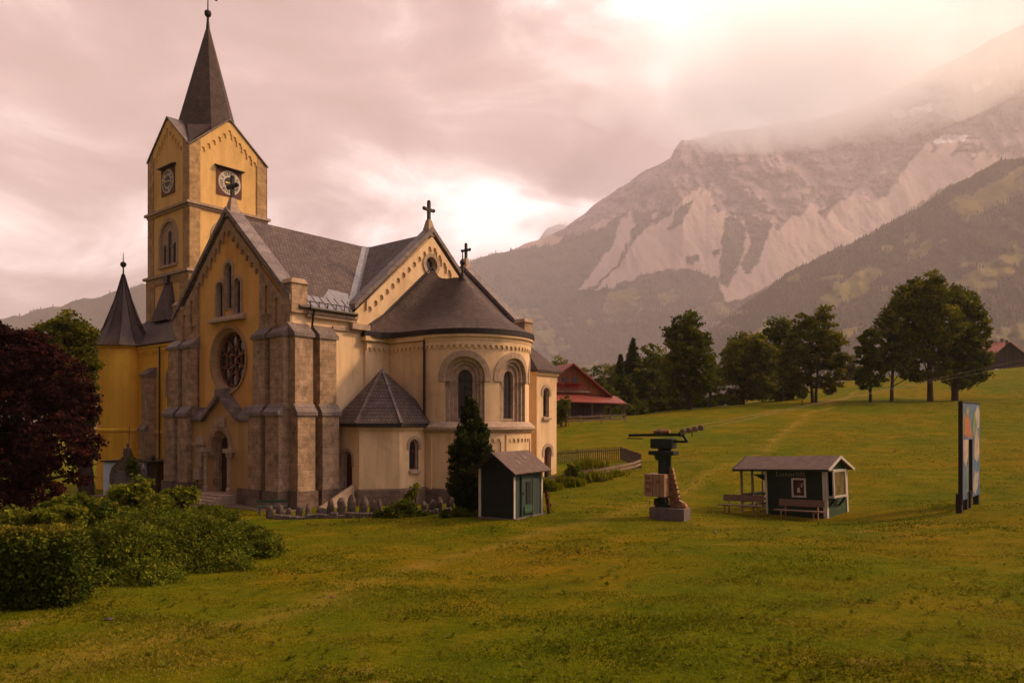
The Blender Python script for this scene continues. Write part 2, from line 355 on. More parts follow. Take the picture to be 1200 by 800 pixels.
# broad weed clumps (darker plantain and dock leaves)
g = np.random.default_rng(5); n = 1900
y = 9*(110/9)**g.random(n); x = (g.random(n)*1.6-.78)*y
ok = ~((((x+10.56)*.775-(y-54.06)*.632) < 14.5) & (y > 34)); x = x[ok]; y = y[ok]; n = len(x)
m_ = 9; cx = np.repeat(x, m_); cy = np.repeat(y, m_); a = g.random(n*m_)*6.283; s = (.035+.035*g.random(n*m_))*np.repeat(.6+g.random(n), m_)
cz = gz(cx, cy); d = np.stack([np.cos(a), np.sin(a), .5+.6*g.random(n*m_)], 1); w = np.stack([-np.sin(a), np.cos(a), 0*a], 1)
b = np.stack([cx, cy, cz], 1)+d*.02
V = np.stack([b, b+(d*.55+w*.35)*s[:, None], b+d*s[:, None], b+(d*.55-w*.35)*s[:, None]], 1).reshape(-1, 3)
tag(link('weeds', np_mesh('weeds', V, np.arange(len(V)).reshape(-1, 4), np.clip(.12+np.repeat(g.random(n), m_)*.5, 0, 1)), MT['blade']), 'dark leafy weeds scattered through the meadow', kind='stuff')
# white clover heads
n = 900; y = 9.5*(30/9.5)**g.random(n); x = (g.random(n)*1.4-.6)*y; z = gz(x, y)+.06
mbf = MB()
V = []; 
c = np.stack([x, y, z], 1); o6 = np.array([[1,0,0],[0,1,0],[-1,0,0],[0,-1,0],[0,0,1.2],[0,0,-1]])*.009
V = (c[:, None]+o6[None]).reshape(-1, 3); fo = np.array([[0,1,4],[1,2,4],[2,3,4],[3,0,4],[1,0,5],[2,1,5],[3,2,5],[0,3,5]])
Fc = (np.arange(n)[:, None, None]*6+fo[None]).reshape(-1, 3)
MT['petal'] = mat_noise('clover_petals', (.42,.34,.25), None, 4, .8, 0, 20)
tag(link('clover', np_mesh('clover', V, Fc), MT['petal']), 'tiny pale clover heads dotted in the grass', kind='stuff')

def draped(name, pts, width, mat, label, lift=.02):
    pts = [Vector((*p, 0)) for p in pts]; V = []; n = 40; L = []
    for i in range(n+1):
        t = i/n*(len(pts)-1); k = min(int(t), len(pts)-2); p = pts[k].lerp(pts[k+1], t-k); d = (pts[k+1]-pts[k]).normalized(); w = Vector((-d.y, d.x, 0))
        for j in range(5): L.append(p+w*width*(j/4-.5)*(1+.12*math.sin(i*1.7+j)))
    A = np.array([[q.x, q.y] for q in L]); z = gz(A[:, 0], A[:, 1])+lift
    me = np_mesh(name, np.column_stack([A, z]), grid_faces(n+1, 5), smooth=True)
    return tag(link(name, me, mat), label, kind='structure')
MT['gravel'] = mat_noise('path_gravel', (.22,.15,.10), (.13,.09,.06), 2, .95, .6, 18)
draped('path', [(-42,50),(-30,49),(-24,47.3),(-19,45.4),(-14,41.3),(-11.5,39.6)], 1.6, MT['gravel'], 'pale gravel path in front of the church')
draped('path', [(-44,58),(-34,56),(-27,52)], 1.3, MT['gravel'], 'second gravel path branching off beneath the trees')
# ------------------------------------------------------------------ far terrain
def interp(poly, x):
    p = np.array(poly, float); return np.interp(x, p[:, 0], p[:, 1])
def inpoly(px, py, poly):
    px = np.asarray(px, float); py = np.asarray(py, float); r = np.zeros(px.shape, bool); n = len(poly)
    for i in range(n):
        x0, y0 = poly[i]; x1, y1 = poly[(i+1) % n]
        if y0 == y1: continue
        c = ((y0 > py) != (y1 > py)) & (px < (x1-x0)*(py-y0)/(y1-y0)+x0); r ^= c
    return r
def fbm(x, y, oct=5, seed=0, ridged=False, lac=2.05, gain=.5):
    g = np.random.default_rng(seed); tot = 0; amp = 1; out = np.zeros(np.shape(x)); T = g.random((256, 256))
    x = np.asarray(x, float)+seed*17.3; y = np.asarray(y, float)+seed*5.1
    for o in range(oct):
        xi = np.floor(x).astype(int); yi = np.floor(y).astype(int); fx = x-xi; fy = y-yi
        fx = fx*fx*(3-2*fx); fy = fy*fy*(3-2*fy)
        a = T[xi % 256, yi % 256]; b = T[(xi+1) % 256, yi % 256]; c = T[xi % 256, (yi+1) % 256]; d = T[(xi+1) % 256, (yi+1) % 256]
        v = (a*(1-fx)+b*fx)*(1-fy)+(c*(1-fx)+d*fx)*fy
        if ridged: v = 1-np.abs(2*v-1)
        out += amp*v; tot += amp; amp *= gain; x = x*lac+13.7; y = y*lac+7.9
    return out/tot

def hill_mesh(name, crest, pxr, base, Y0, Y1, nx, ny, relief, seed, back, classify, mat, label, power=1.15, rough_crest=1.2, gul=46.):
    px = np.linspace(*pxr, nx); cy = interp(crest, px)+(fbm(px/14., px*0+3, 5, seed+9)-.5)*2*rough_crest*3
    by = base if np.isscalar(base) else interp(base, px)
    v = np.linspace(0, 1, ny)[:, None]; P = np.broadcast_to(px, (ny, nx)).copy(); PY = by+(cy-by)*v
    wx = P+26*(fbm(P/60., PY/50., 3, seed+3)-.5)
    rl = fbm((wx-(PY-300)*.45)/gul, PY/(gul*2.6), 6, seed, True)-.5
    rl2 = fbm(wx/19., PY/15., 5, seed+5, True)-.5
    amp = np.sin(np.clip(v*1.02, 0, 1)*math.pi)**.5*.9+.1
    cls = classify(P, PY)
    soft = cls.get('scree', np.zeros_like(P))
    Y = Y0+(Y1-Y0)*v**power+(rl*relief+rl2*relief*.6*(1-.85*soft))*amp*(1-.78*soft)
    X = (P-600)/F*Y; Z = (HOR-PY)/F*Y
    # the far side falls away behind the crest
    rows = [(X, Y, Z)]
    lx, ly, lz = X[-1], Y[-1], Z[-1]
    bx = np.stack([lx*(1+back*.35*k/Y1) for k in (1, 2.4)]); byy = np.stack([ly+back*.35*k for k in (1, 2.4)]); bz = np.stack([lz*(1-.35*k)+0 for k in (.6, 2.)])
    X = np.vstack([X, bx]); Y = np.vstack([Y, byy]); Z = np.vstack([Z, bz])
    V = np.stack([X.ravel(), Y.ravel(), Z.ravel()], 1)
    ex = {}
    for k, a in cls.items():
        ex[k] = np.vstack([a, a[-1:], a[-1:]]).ravel()
    me = np_mesh(name, V, grid_faces(ny+2, nx), smooth=True, extra=ex)
    o = tag(link(name, me, mat), label, kind='structure')
    return o, px, PY, (X[:ny], Y[:ny], Z[:ny])

def soften(mask, P, PY):   # masks are already per vertex; a light blur softens the steps
    m = mask.astype(float)
    for _ in range(1):
        q = m.copy(); q[1:-1, 1:-1] = (m[1:-1, 1:-1]*2+m[:-2, 1:-1]+m[2:, 1:-1]+m[1:-1, :-2]+m[1:-1, 2:])/6; m = q
    return m
MAIN = [(250,460),(330,415),(400,380),(460,345),(520,318),(560,304),(600,291),(640,279),(660,270),(668,263),(690,246),(712,229),(735,214),(760,199),(785,184),(792,172),(800,164),(850,155),(900,148),(960,138),(1020,122),(1060,102),(1100,80),(1150,54),(1200,28),(1300,-25),(1420,-45)]
ROCKLOW = [(560,200),(640,270),(665,285),(700,262),(735,248),(760,262),(785,252),(818,226),(842,238),(868,250),(888,247),(903,262),(925,258),(960,248),(1000,228),(1036,238),(1058,208),(1084,172),(1108,168),(1135,176),(1200,182),(1400,180)]
FORTOP = [(500,200),(560,300),(600,306),(640,330),(672,343),(690,338),(720,336),(760,321),(800,315),(822,318),(838,326),(850,356),(870,352),(900,335),(960,305),(1040,265),(1110,218),(1400,200)]
PATCH = [[(744,247),(762,252),(766,262),(750,284),(737,300),(739,268)],[(778,244),(788,248),(776,270),(765,264)],[(728,311),(744,300),(716,328),(704,331)],
         [(850,257),(865,254),(873,268),(869,305),(852,336),(843,332),(846,285)],[(871,250),(905,258),(896,285),(886,312),(874,321),(868,312),(880,285)],[(806,302),(815,298),(818,306),(808,312)],[(836,292),(842,290),(843,300),(836,302)],
         [(700,330),(716,318),(722,330),(706,338)],[(812,232),(806,250),(798,262),(788,272),(782,268),(796,246)],[(925,325),(945,312),(950,320),(930,332)]]
CLEAR = [[(714,343),(744,336),(752,352),(748,378),(704,380),(708,356)],[(596,366),(628,360),(652,392),(640,410),(600,420)],[(640,402),(660,396),(664,410),(640,424)],[(770,345),(790,340),(796,352),(776,358)],[(778,408),(852,402),(856,424),(776,428)],[(664,426),(702,424),(702,434),(664,436)],[(812,360),(850,352),(856,364),(826,374)]]
SNOW = [[(1048,132),(1054,129),(1062,133),(1056,137),(1049,136)],[(1069,129),(1078,126),(1088,124),(1088,130),(1078,137),(1069,134)],[(1099,166),(1108,159),(1118,160),(1128,160),(1124,165),(1110,166),(1101,168)],[(1140,101),(1146,98),(1148,104),(1143,108)],[(1154,94),(1161,95),(1158,100),(1152,101)],[(1008,104),(1016,108),(1021,114),(1014,112)],[(1165,80),(1170,78),(1170,82)]]
def cls_main(P, PY):
    wob = (fbm(P/7., PY/7., 4, 31)-.5)*13; wob2 = (fbm(P/7., PY/7., 4, 33)-.5)*11
    p = P+wob*.6; q = PY+wob2
    low = q > interp(ROCKLOW, P)+wob*.5+(fbm(P/24.+PY/50., PY/70., 4, 91, True)-.6)*34*(P > 755)
    forest = q > interp(FORTOP, P)
    leftf = (P < 735) & (q > interp([(560,300),(600,292),(650,287),(668,276),(700,270),(735,248)], P))
    scree = low & ~forest
    fanA = np.zeros(P.shape, bool)
    for poly in ([(742,249),(728,258),(716,290),(700,312),(674,341),(690,338),(716,322),(728,300),(738,278),(745,262)],
                 [(742,285),(756,268),(772,262),(784,250),(788,262),(770,284),(760,300),(740,318),(722,338),(690,340),(715,324)]): fanA |= inpoly(p, q, poly)
    forest = forest | (leftf & ~fanA)
    for poly in PATCH: forest |= inpoly(p, q, poly)
    scree = (scree & ~forest) | (fanA & (q < interp(FORTOP, P)+8))
    forest &= ~scree
    gras = np.zeros(P.shape, bool)
    for poly in CLEAR: gras |= inpoly(P+wob*.4, PY+wob2*.4, poly)
    gras |= (fbm(P/30., PY/13., 3, 77) > .74) & (PY > 365)
    sn = np.zeros(P.shape, bool)
    for poly in [[((x-sum(a for a,_ in q_)/len(q_))*1.45+sum(a for a,_ in q_)/len(q_),(y-sum(b for _,b in q_)/len(q_))*1.45+sum(b for _,b in q_)/len(q_)) for x,y in q_] for q_ in SNOW]: sn |= inpoly(P+wob*.15, PY+wob2*.15, poly)
    return {'scree': soften(scree, P, PY), 'forest': soften(forest & ~gras, P, PY), 'meadow': soften(gras & forest | (gras & (PY > 335)), P, PY), 'snow': sn.astype(float)}
def mat_mountain(name, rockc=((.20,.155,.175),(.38,.30,.315)), forc=((.030,.027,.013),(.062,.055,.024)), medc=((.14,.12,.03),(.22,.18,.045))):
    m, nt, bs = newmat(name); tc = N(nt, 'ShaderNodeTexCoord').outputs['Object']
    mp = N(nt, 'ShaderNodeMapping'); mp.inputs['Scale'].default_value = (.001,)*3; nt.links.new(tc, mp.inputs[0]); v = mp.outputs[0]
    a = noisen(nt, v, 3.2, 8, .7, .6); b = noisen(nt, v, 22, 8, .72, .5); f = noisen(nt, v, 38, 5, .7)
    rock = ramp(nt, [(.34, dull(rockc[0], .45)), (.46, rockc[0]), (.62, rockc[1])], b.outputs[0])
    rk2 = ramp(nt, [(.38, (.5,.48,.53)), (.5, (.9,.88,.9)), (.62, (1.35,1.28,1.22))], a.outputs[0]); rock = mixc(nt, 1., rock.outputs[0], rk2.outputs[0], 'MULTIPLY')
    mp2 = N(nt, 'ShaderNodeMapping'); mp2.inputs['Scale'].default_value = (.004, .001, .001); nt.links.new(tc, mp2.inputs[0])
    sc_n = noisen(nt, mp2.outputs[0], 3, 6, .6, 1.5); scree = ramp(nt, [(.35, (.37,.285,.265)), (.65, (.47,.37,.345))], sc_n.outputs[0])
    fo = ramp(nt, [(.35, forc[0]), (.65, forc[1])], f.outputs[0]); med = ramp(nt, [(.4, medc[0]), (.6, medc[1])], a.outputs[0])
    A = lambda k: N(nt, 'ShaderNodeAttribute', attribute_name=k).outputs['Fac']
    col = mixc(nt, A('scree'), rock, scree.outputs[0]); col = mixc(nt, A('forest'), col, fo.outputs[0]); col = mixc(nt, A('meadow'), col, med.outputs[0]); col = mixc(nt, A('snow'), col, (.95,.95,.98))
    nt.links.new(col, bs.inputs['Base Color']); bs.inputs['Roughness'].default_value = 1; bs.inputs['Specular IOR Level'].default_value = .05
    bump(nt, bs, b.outputs[0], .8, 22.)
    return m
MT['mount'] = mat_mountain('limestone_mountain'); MT['hillm'] = mat_mountain('forested_hillside')
main_o, mpx, mPY, mG = hill_mesh('mountain', MAIN, (250, 1420), 500, 3000, 6400, 900, 400, 760, 11, 900, cls_main, MT['mount'], 'grey limestone mountain with pale scree fans and snow patches')
RIGHT = [(640,480),(700,446),(800,408),(840,380),(870,358),(920,323),(960,301),(1000,283),(1040,263),(1080,241),(1120,215),(1150,199),(1170,190),(1200,186),(1250,160),(1350,100),(1500,60)]
RMED = [[(962,352),(1000,322),(1018,312),(1034,318),(1018,338),(990,356),(966,366)],[(1112,240),(1160,216),(1200,196),(1200,222),(1160,244),(1130,256)],[(1118,332),(1160,306),(1190,288),(1202,296),(1190,318),(1150,344)],[(1140,402),(1170,386),(1260,372),(1260,404),(1180,416)],[(1060,300),(1090,282),(1096,288),(1066,308)],[(880,392),(900,376),(912,380),(892,400)]]
def cls_right(P, PY):
    wob = (fbm(P/9., PY/9., 4, 41)-.5)*16
    g = np.zeros(P.shape, bool)
    for poly in RMED: g |= inpoly(P+wob, PY+wob*.6, poly)
    g |= (fbm(P/45.+PY/40., PY/14., 3, 78) > .76)
    return {'scree': np.zeros(P.shape), 'forest': soften(~g, P, PY), 'meadow': soften(g, P, PY), 'snow': np.zeros(P.shape)}
r_o, rpx, rPY, rG = hill_mesh('hill', RIGHT, (640, 1500), 503, 1150, 2900, 420, 170, 200, 21, 700, cls_right, MT['hillm'], 'forested hillside rising to the right with pale alpine pastures', power=1.0)
LEFT = [(-600,430),(-300,405),(-100,388),(0,374),(50,362),(110,348),(165,334),(260,322),(400,335),(500,372),(620,430),(660,470)]
def cls_left(P, PY):
    return {'scree': np.zeros(P.shape), 'forest': np.ones(P.shape), 'meadow': np.zeros(P.shape), 'snow': np.zeros(P.shape)}
l_o, lpx, lPY, lG = hill_mesh('hill', LEFT, (-600, 660), 503, 2600, 4200, 360, 90, 160, 51, 600, cls_left, MT['hillm'], 'hazy wooded hill behind the church and the copper beech', power=1.0)
# a fainter second peak peeking out of the cloud beyond the main ridge
PEAK = [(520,330),(590,305),(625,286),(640,268),(655,262),(668,265),(690,258),(740,300)]
p_o, _, _, _ = hill_mesh('mountain', PEAK, (520, 740), 380, 7600, 8200, 120, 60, 200, 61, 500, lambda P, PY: {'scree': P*0, 'forest': P*0, 'meadow': P*0, 'snow': P*0}, MT['mount'], 'faint distant peak half hidden in cloud beyond the ridge')

def spruces(name, PX, PYY, Gd, mask, npts, h0, h1, seed, label, vis=None):
    g = np.random.default_rng(seed); ny, nx = PYY.shape
    iy = g.integers(0, ny-1, npts*3); ix = g.integers(0, nx-1, npts*3)
    # uniform per pixel of picture: rows are evenly spaced in y already
    ok = mask[iy, ix] > .6; iy = iy[ok][:npts]; ix = ix[ok][:npts]; n = len(iy); fx = g.random(n); fy = g.random(n)
    L = lambda A: (A[iy, ix]*(1-fx)+A[iy, ix+1]*fx)*(1-fy)+(A[iy+1, ix]*(1-fx)+A[iy+1, ix+1]*fx)*fy
    X, Y, Z = L(Gd[0]), L(Gd[1]), L(Gd[2]); h = h0+(h1-h0)*g.random(n); r = h*(.15+.08*g.random(n))
    k = 5; a = np.arange(k)*2*np.pi/k+g.random(n)[:, None]*6
    ring = np.stack([X[:, None]+np.cos(a)*r[:, None], Y[:, None]+np.sin(a)*r[:, None], np.broadcast_to((Z-h*.1)[:, None], a.shape)], -1)
    ring2 = np.stack([X[:, None]+np.cos(a+.5)*r[:, None]*.55, Y[:, None]+np.sin(a+.5)*r[:, None]*.55, np.broadcast_to((Z+h*.5)[:, None], a.shape)], -1)
    tip = np.stack([X, Y, Z+h], -1)[:, None]
    V = np.concatenate([ring, ring2, tip], 1).reshape(-1, 3)
    fs = []
    for j in range(k):
        fs += [[j, (j+1) % k, k+j], [(j+1) % k, k+(j+1) % k, k+j], [k+j, k+(j+1) % k, 2*k]]
    Fc = (np.arange(n)[:, None, None]*(2*k+1)+np.array(fs)[None]).reshape(-1, 3)
    return tag(link(name, np_mesh(name, V, Fc, np.repeat(np.clip(g.normal(.45, .25, n), 0, 1), 3*k)), MT['spruce']), label, kind='stuff')
MT['spruce'] = mat_leaf('spruce_forest', [(.028,.022,.012),(.050,.040,.019),(.085,.068,.03)], .1, .004)
cm = cls_main(np.broadcast_to(mpx, mPY.shape), mPY); cr = cls_right(np.broadcast_to(rpx, rPY.shape), rPY); cl = cls_left(np.broadcast_to(lpx, lPY.shape), lPY)
spruces('forest', mpx, mPY, mG, cm['forest'], 30000, 20, 38, 1, 'dark spruce forest on the foot of the mountain')
spruces('forest', rpx, rPY, rG, cr['forest'], 24000, 9, 17, 2, 'spruce forest covering the hillside on the right')
spruces('forest', lpx, lPY, lG, cl['forest'], 12000, 12, 22, 3, 'spruce forest on the hazy hill behind the church')

# ------------------------------------------------------------------ haze, cloud
hz = MB().box(-9800, 9800, -300, 9400, -16, 4400)
m = bpy.data.materials.new('haze'); m.use_nodes = True; nt = m.node_tree; nt.nodes.clear()
o_ = nt.nodes.new('ShaderNodeOutputMaterial'); pv = nt.nodes.new('ShaderNodeVolumePrincipled'); nt.links.new(pv.outputs[0], o_.inputs['Volume'])
pv.inputs['Color'].default_value = (.95,.90,.98,1); pv.inputs['Density'].default_value = HAZE = 1.05e-4; pv.inputs['Anisotropy'].default_value = .15
tag(obj('haze', hz, m), 'thin pinkish mountain haze over the whole valley', kind='stuff')
def cloud(c, r, label, dens, seed, thr=.0):
    m = bpy.data.materials.new('cloud'); m.use_nodes = True; nt = m.node_tree; nt.nodes.clear()
    o_ = nt.nodes.new('ShaderNodeOutputMaterial'); pv = nt.nodes.new('ShaderNodeVolumePrincipled'); nt.links.new(pv.outputs[0], o_.inputs['Volume'])
    pv.inputs['Color'].default_value = (.93,.97,1,1); pv.inputs['Anisotropy'].default_value = .72
    tc = N(nt, 'ShaderNodeTexCoord').outputs['Object']
    ln = N(nt, 'ShaderNodeVectorMath', operation='LENGTH'); nt.links.new(tc, ln.inputs[0])
    mp = N(nt, 'ShaderNodeMapping'); mp.inputs['Scale'].default_value = tuple(x/900. for x in r); mp.inputs['Location'].default_value = (seed, 0, 0); nt.links.new(tc, mp.inputs[0])
    n = noisen(nt, mp.outputs[0], 1.5, 5, .6, .3)
    a = N(nt, 'ShaderNodeMath', operation='MULTIPLY_ADD'); nt.links.new(n.outputs[0], a.inputs[0]); a.inputs[1].default_value = 2.2; a.inputs[2].default_value = -.15-thr
    b = N(nt, 'ShaderNodeMath', operation='SUBTRACT'); nt.links.new(a.outputs[0], b.inputs[0]); nt.links.new(ln.outputs['Value'], b.inputs[1]); b.use_clamp = True
    d = N(nt, 'ShaderNodeMath', operation='MULTIPLY'); nt.links.new(b.outputs[0], d.inputs[0]); d.inputs[1].default_value = dens; nt.links.new(d.outputs[0], pv.inputs['Density'])
    mb = MB().ball((0,0,0), 1., 14); o = obj('cloud', mb, m, smooth=True); o.location = c; o.scale = r
    return tag(o, label, kind='stuff')
cloud(at(925, 82, 4800), (1600, 1000, 420), 'pale cloud bank wrapping the mountain summit', .0052, 4.)
cloud(at(1150, 30, 5000), (1200, 800, 600), 'thin cloud drifting before the upper right rock wall', .0019, 9., .05)
cloud(at(655, 262, 7200), (420, 300, 200), 'small cloud wisp at the shoulder of the ridge', .004, 12.)

# ------------------------------------------------------------------ sky
SUN_AZ, SUN_EL = 78, 36      # degrees clockwise from the view axis (+Y), elevation
w = bpy.data.worlds.new('World'); scene.world = w; w.use_nodes = True; nt = w.node_tree; nt.nodes.clear()
out = N(nt, 'ShaderNodeOutputWorld'); bg = N(nt, 'ShaderNodeBackground'); nt.links.new(bg.outputs[0], out.inputs[0]); bg.inputs['Strength'].default_value = .1
sky = N(nt, 'ShaderNodeTexSky', sky_type='NISHITA'); sky.sun_disc = False; sky.sun_elevation = R(SUN_EL); sky.sun_rotation = R(SUN_AZ); sky.dust_density = 3
tc = N(nt, 'ShaderNodeTexCoord').outputs['Generated']
nv = N(nt, 'ShaderNodeVectorMath', operation='NORMALIZE'); nt.links.new(tc, nv.inputs[0]); dv = nv.outputs[0]
mp = N(nt, 'ShaderNodeMapping'); mp.inputs['Scale'].default_value = (1., 1., 2.1); mp.inputs['Location'].default_value = (.37, .1, .2); nt.links.new(dv, mp.inputs[0])
big = noisen(nt, mp.outputs[0], 2.1, 3, .5, .35); det = noisen(nt, mp.outputs[0], 4.2, 8, .56, .5)
sm = N(nt, 'ShaderNodeMath', operation='MULTIPLY_ADD'); sm.inputs[1].default_value = .8; nt.links.new(big.outputs[0], sm.inputs[0])
s2 = N(nt, 'ShaderNodeMath', operation='MULTIPLY'); s2.inputs[1].default_value = 1.6; nt.links.new(det.outputs[0], s2.inputs[0]); nt.links.new(s2.outputs[0], sm.inputs[2])
def dotp(d, power, amp, src=None):
    d = Vector(d).normalized(); v = N(nt, 'ShaderNodeVectorMath', operation='DOT_PRODUCT'); nt.links.new(dv, v.inputs[0]); v.inputs[1].default_value = d
    c = N(nt, 'ShaderNodeMath', operation='MAXIMUM'); nt.links.new(v.outputs['Value'], c.inputs[0]); c.inputs[1].default_value = 0
    p = N(nt, 'ShaderNodeMath', operation='POWER'); nt.links.new(c.outputs[0], p.inputs[0]); p.inputs[1].default_value = power
    a = N(nt, 'ShaderNodeMath', operation='MULTIPLY'); nt.links.new(p.outputs[0], a.inputs[0]); a.inputs[1].default_value = amp
    return a.outputs[0]
def addm(*ins):
    cur = ins[0]
    for i in ins[1:]:
        a = N(nt, 'ShaderNodeMath', operation='ADD'); nt.links.new(cur, a.inputs[0])
        if isinstance(i, (int, float)): a.inputs[1].default_value = i
        else: nt.links.new(i, a.inputs[1])
        cur = a.outputs[0]
    return cur
def pxdir(px, py): return ((px-600), F, (HOR-py))
lev = addm(sm.outputs[0], dotp(pxdir(572, 256), 620, .30), dotp(pxdir(560, 240), 90, .10), dotp(pxdir(935, 5), 75, .42), dotp(pxdir(1000, 60), 6, .05), dotp(pxdir(-20, 250), 120, .13),
           dotp(pxdir(30, 400), 14, .10), dotp(pxdir(200, 60), 12, -.25), dotp(pxdir(110, 210), 60, -.12), dotp(pxdir(640, 90), 90, -.03), dotp(pxdir(420, 330), 60, .10), dotp(pxdir(20, 75), 900, .10), dotp(pxdir(520, 110), 45, -.12), dotp(pxdir(40, 340), 30, .08), dotp((-.75, -.62, .35), 1.2, -.75), dotp((.15, .1, 1), 2.2, .34), -.60)
r = ramp(nt, [(.0, (.10,.05,.028)), (.34, (.30,.20,.215)), (.46, (.41,.285,.295)), (.56, (.56,.415,.41)), (.65, (.80,.64,.62)), (.76, (1.2,1.02,.98)), (.93, (1.9,1.8,1.75))], lev)
sc10 = mixc(nt, 1., r.outputs[0], (9.9, 9.6, 9.6), 'MULTIPLY')
broad = dotp((math.sin(R(SUN_AZ)), math.cos(R(SUN_AZ)), .75), 6.5, 10.)
cc = N(nt, 'ShaderNodeCombineXYZ')
for k, (i, s) in enumerate(((0, 1.), (1, .70), (2, .52))):
    q = N(nt, 'ShaderNodeMath', operation='MULTIPLY'); nt.links.new(broad, q.inputs[0]); q.inputs[1].default_value = s; nt.links.new(q.outputs[0], cc.inputs[i])
tot = mixc(nt, .12, sc10, sky.outputs[0]); tot = mixc(nt, 1., tot, cc.outputs[0], 'ADD')
nt.links.new(tot, bg.inputs[0])
ld = bpy.data.lights.new('sun', 'SUN'); ld.energy = 5.0; ld.angle = R(6); ld.color = (1., .62, .31)
lo = bpy.data.objects.new('sun', ld); COL.objects.link(lo)
sd = Vector((math.sin(R(SUN_AZ))*math.cos(R(SUN_EL)), math.cos(R(SUN_AZ))*math.cos(R(SUN_EL)), math.sin(R(SUN_EL))))
lo.rotation_euler = sd.to_track_quat('Z', 'Y').to_euler(); lo.location = (40, -10, 60)

# ------------------------------------------------------------------ camera
cd = bpy.data.cameras.new('camera'); cam = bpy.data.objects.new('camera', cd); COL.objects.link(cam); scene.camera = cam
cd.sensor_width = 36; cd.lens = F/1200*36; cd.clip_start = .1; cd.clip_end = 40000
cd.shift_y = (HOR-400)/1200.; cam.location = (0, 0, 0); cam.rotation_euler = (R(90), 0, 0)
vs = scene.view_settings; vs.view_transform = 'Standard'; vs.look = 'None'; vs.exposure = .32; vs.gamma = 1; vs.use_curve_mapping = False
cy = scene.cycles; cy.use_denoising = True; cy.max_bounces = 12; cy.diffuse_bounces = 3; cy.glossy_bounces = 2; cy.transmission_bounces = 3; cy.volume_bounces = 12; cy.volume_step_rate = 1.; cy.volume_max_steps = 128; cy.transparent_max_bounces = 12
cy.sample_clamp_indirect = 4
MT['tstone'] = mat_block('tower_stone', (.56,.37,.185), (.47,.30,.15), (.36,.23,.12), .8, .42, .012, var=.4)
# ------------------------------------------------------------------ the church.  local frame: x = towards the apse, y = along the transept, z = height over ground
church = empty('church', (-10.56, 54.06, -4.7), R(-39.2), 'ochre and cream stone church with clock tower and dark shingle roofs', 'church')
def part(name, mb, mat, parent=None, **k): return obj(name, mb, MT[mat] if isinstance(mat, str) else mat, parent or church, **k)
def arch(cx, z0, zs, w, n=14):
    a = [(cx-w*math.cos(math.pi*i/n), zs+w*math.sin(math.pi*i/n)) for i in range(n+1)]
    return [(cx-w, z0)]+a+[(cx+w, z0)]
def circ(cx, cz, r, n=36): return [(cx+r*math.cos(-2*math.pi*i/n), cz+r*math.sin(-2*math.pi*i/n)) for i in range(n)]
def panel(mb, outer, holes, M, d=0.):
    loops = [outer]+holes; tri = tessellate_polygon([[Vector((a, b, 0)) for a, b in l] for l in loops])
    flat = [M(a, b, d) for l in loops for a, b in l]; k = len(mb.v); mb.v.extend([tuple(x) for x in flat]); mb.f.extend([tuple(k+i for i in t) for t in tri])
def strip(mb, A, dA, B, dB, M):
    n = len(A); k = len(mb.v); mb.v.extend([tuple(M(a, b, dA)) for a, b in A]+[tuple(M(a, b, dB)) for a, b in B])
    mb.f.extend([(k+i, k+(i+1) % n, k+n+(i+1) % n, k+n+i) for i in range(n)])
def fill(mb, A, d, M): k = len(mb.v); mb.v.extend([tuple(M(a, b, d)) for a, b in A]); mb.f.append(tuple(range(k, k+len(A))))
def win(M, outs, deps, name='window', mat='trim', pane='glass', pane_name='pane', sill=None, hood=None, bars=True, label=None):
    """outs: outlines from the wall face inwards; deps: depth of each step"""
    mb = MB(); d = .0
    for k in range(len(outs)):
        nd = deps[k]; strip(mb, outs[k], d, outs[k], nd, M)
        if k+1 < len(outs): strip(mb, outs[k], nd, outs[k+1], nd, M)
        d = nd
    if hood:
        A, B, h = hood
        strip(mb, A, .002, A, h, M); strip(mb, A, h, B, h, M); strip(mb, B, h, B, .002, M)
    if sill:
        s0, s1, z0, z1, dd = sill
        mb.add([M(s0, z0, 0), M(s1, z0, 0), M(s1, z1, 0), M(s0, z1, 0), M(s0, z0, dd), M(s1, z0, dd), M(s1, z1-.06, dd), M(s0, z1-.06, dd)],
               [(4,5,6,7), (0,1,5,4), (3,7,6,2), (0,4,7,3), (1,2,6,5)])
    o = part(name, mb, mat); g_ = MB(); fill(g_, outs[-1], deps[-1]+.02, M); part(pane_name, g_, pane, o)
    if bars:
        b = MB(); xs_ = [p[0] for p in outs[-1]]; zs_ = [p[1] for p in outs[-1]]; x0, x1, z0, z1 = min(xs_), max(xs_), min(zs_), max(zs_); dd = deps[-1]+.03
        def bar_(a0, b0, a1, b1): b.prism([(a0, b0), (a1, b0), (a1, b1), (a0, b1)], M, dd, dd+.03)
        bar_((x0+x1)/2-.02, z0, (x0+x1)/2+.02, z1)
        z = z0+.45
        while z < z1-.3: bar_(x0, z-.012, x1, z+.012); z += .45
        part('glazing_bars', b, 'darkmetal', o)
    if label: o['label'] = label
    return o
def frieze(mb, M, s0, s1, ztop, drop, cell, d, rake=None, foot=.0):
    """row of little round-arched notches; rake: function s -> top height"""
    n = max(1, round(abs(s1-s0)/cell)); w = (s1-s0)/n
    for i in range(n):
        a, b = s0+w*i, s0+w*(i+1); a, b = min(a, b), max(a, b)
        ta, tb = (rake(a), rake(b)) if rake else (ztop, ztop)
        zb = (min(ta, tb) if rake else ztop)-drop; q = abs(w)
        m = [((a+b)/2+q*.31*math.cos(t), zb+drop*.18+q*.31*math.sin(t)) for t in [math.pi*j/6 for j in range(7)]]
        poly = [(a, ta), (b, tb), (b, zb), ((a+b)/2+q*.31, zb)]+m+[((a+b)/2-q*.31, zb), (a, zb)]
        mb.prism(poly, M, 0.004, d, caps=False)
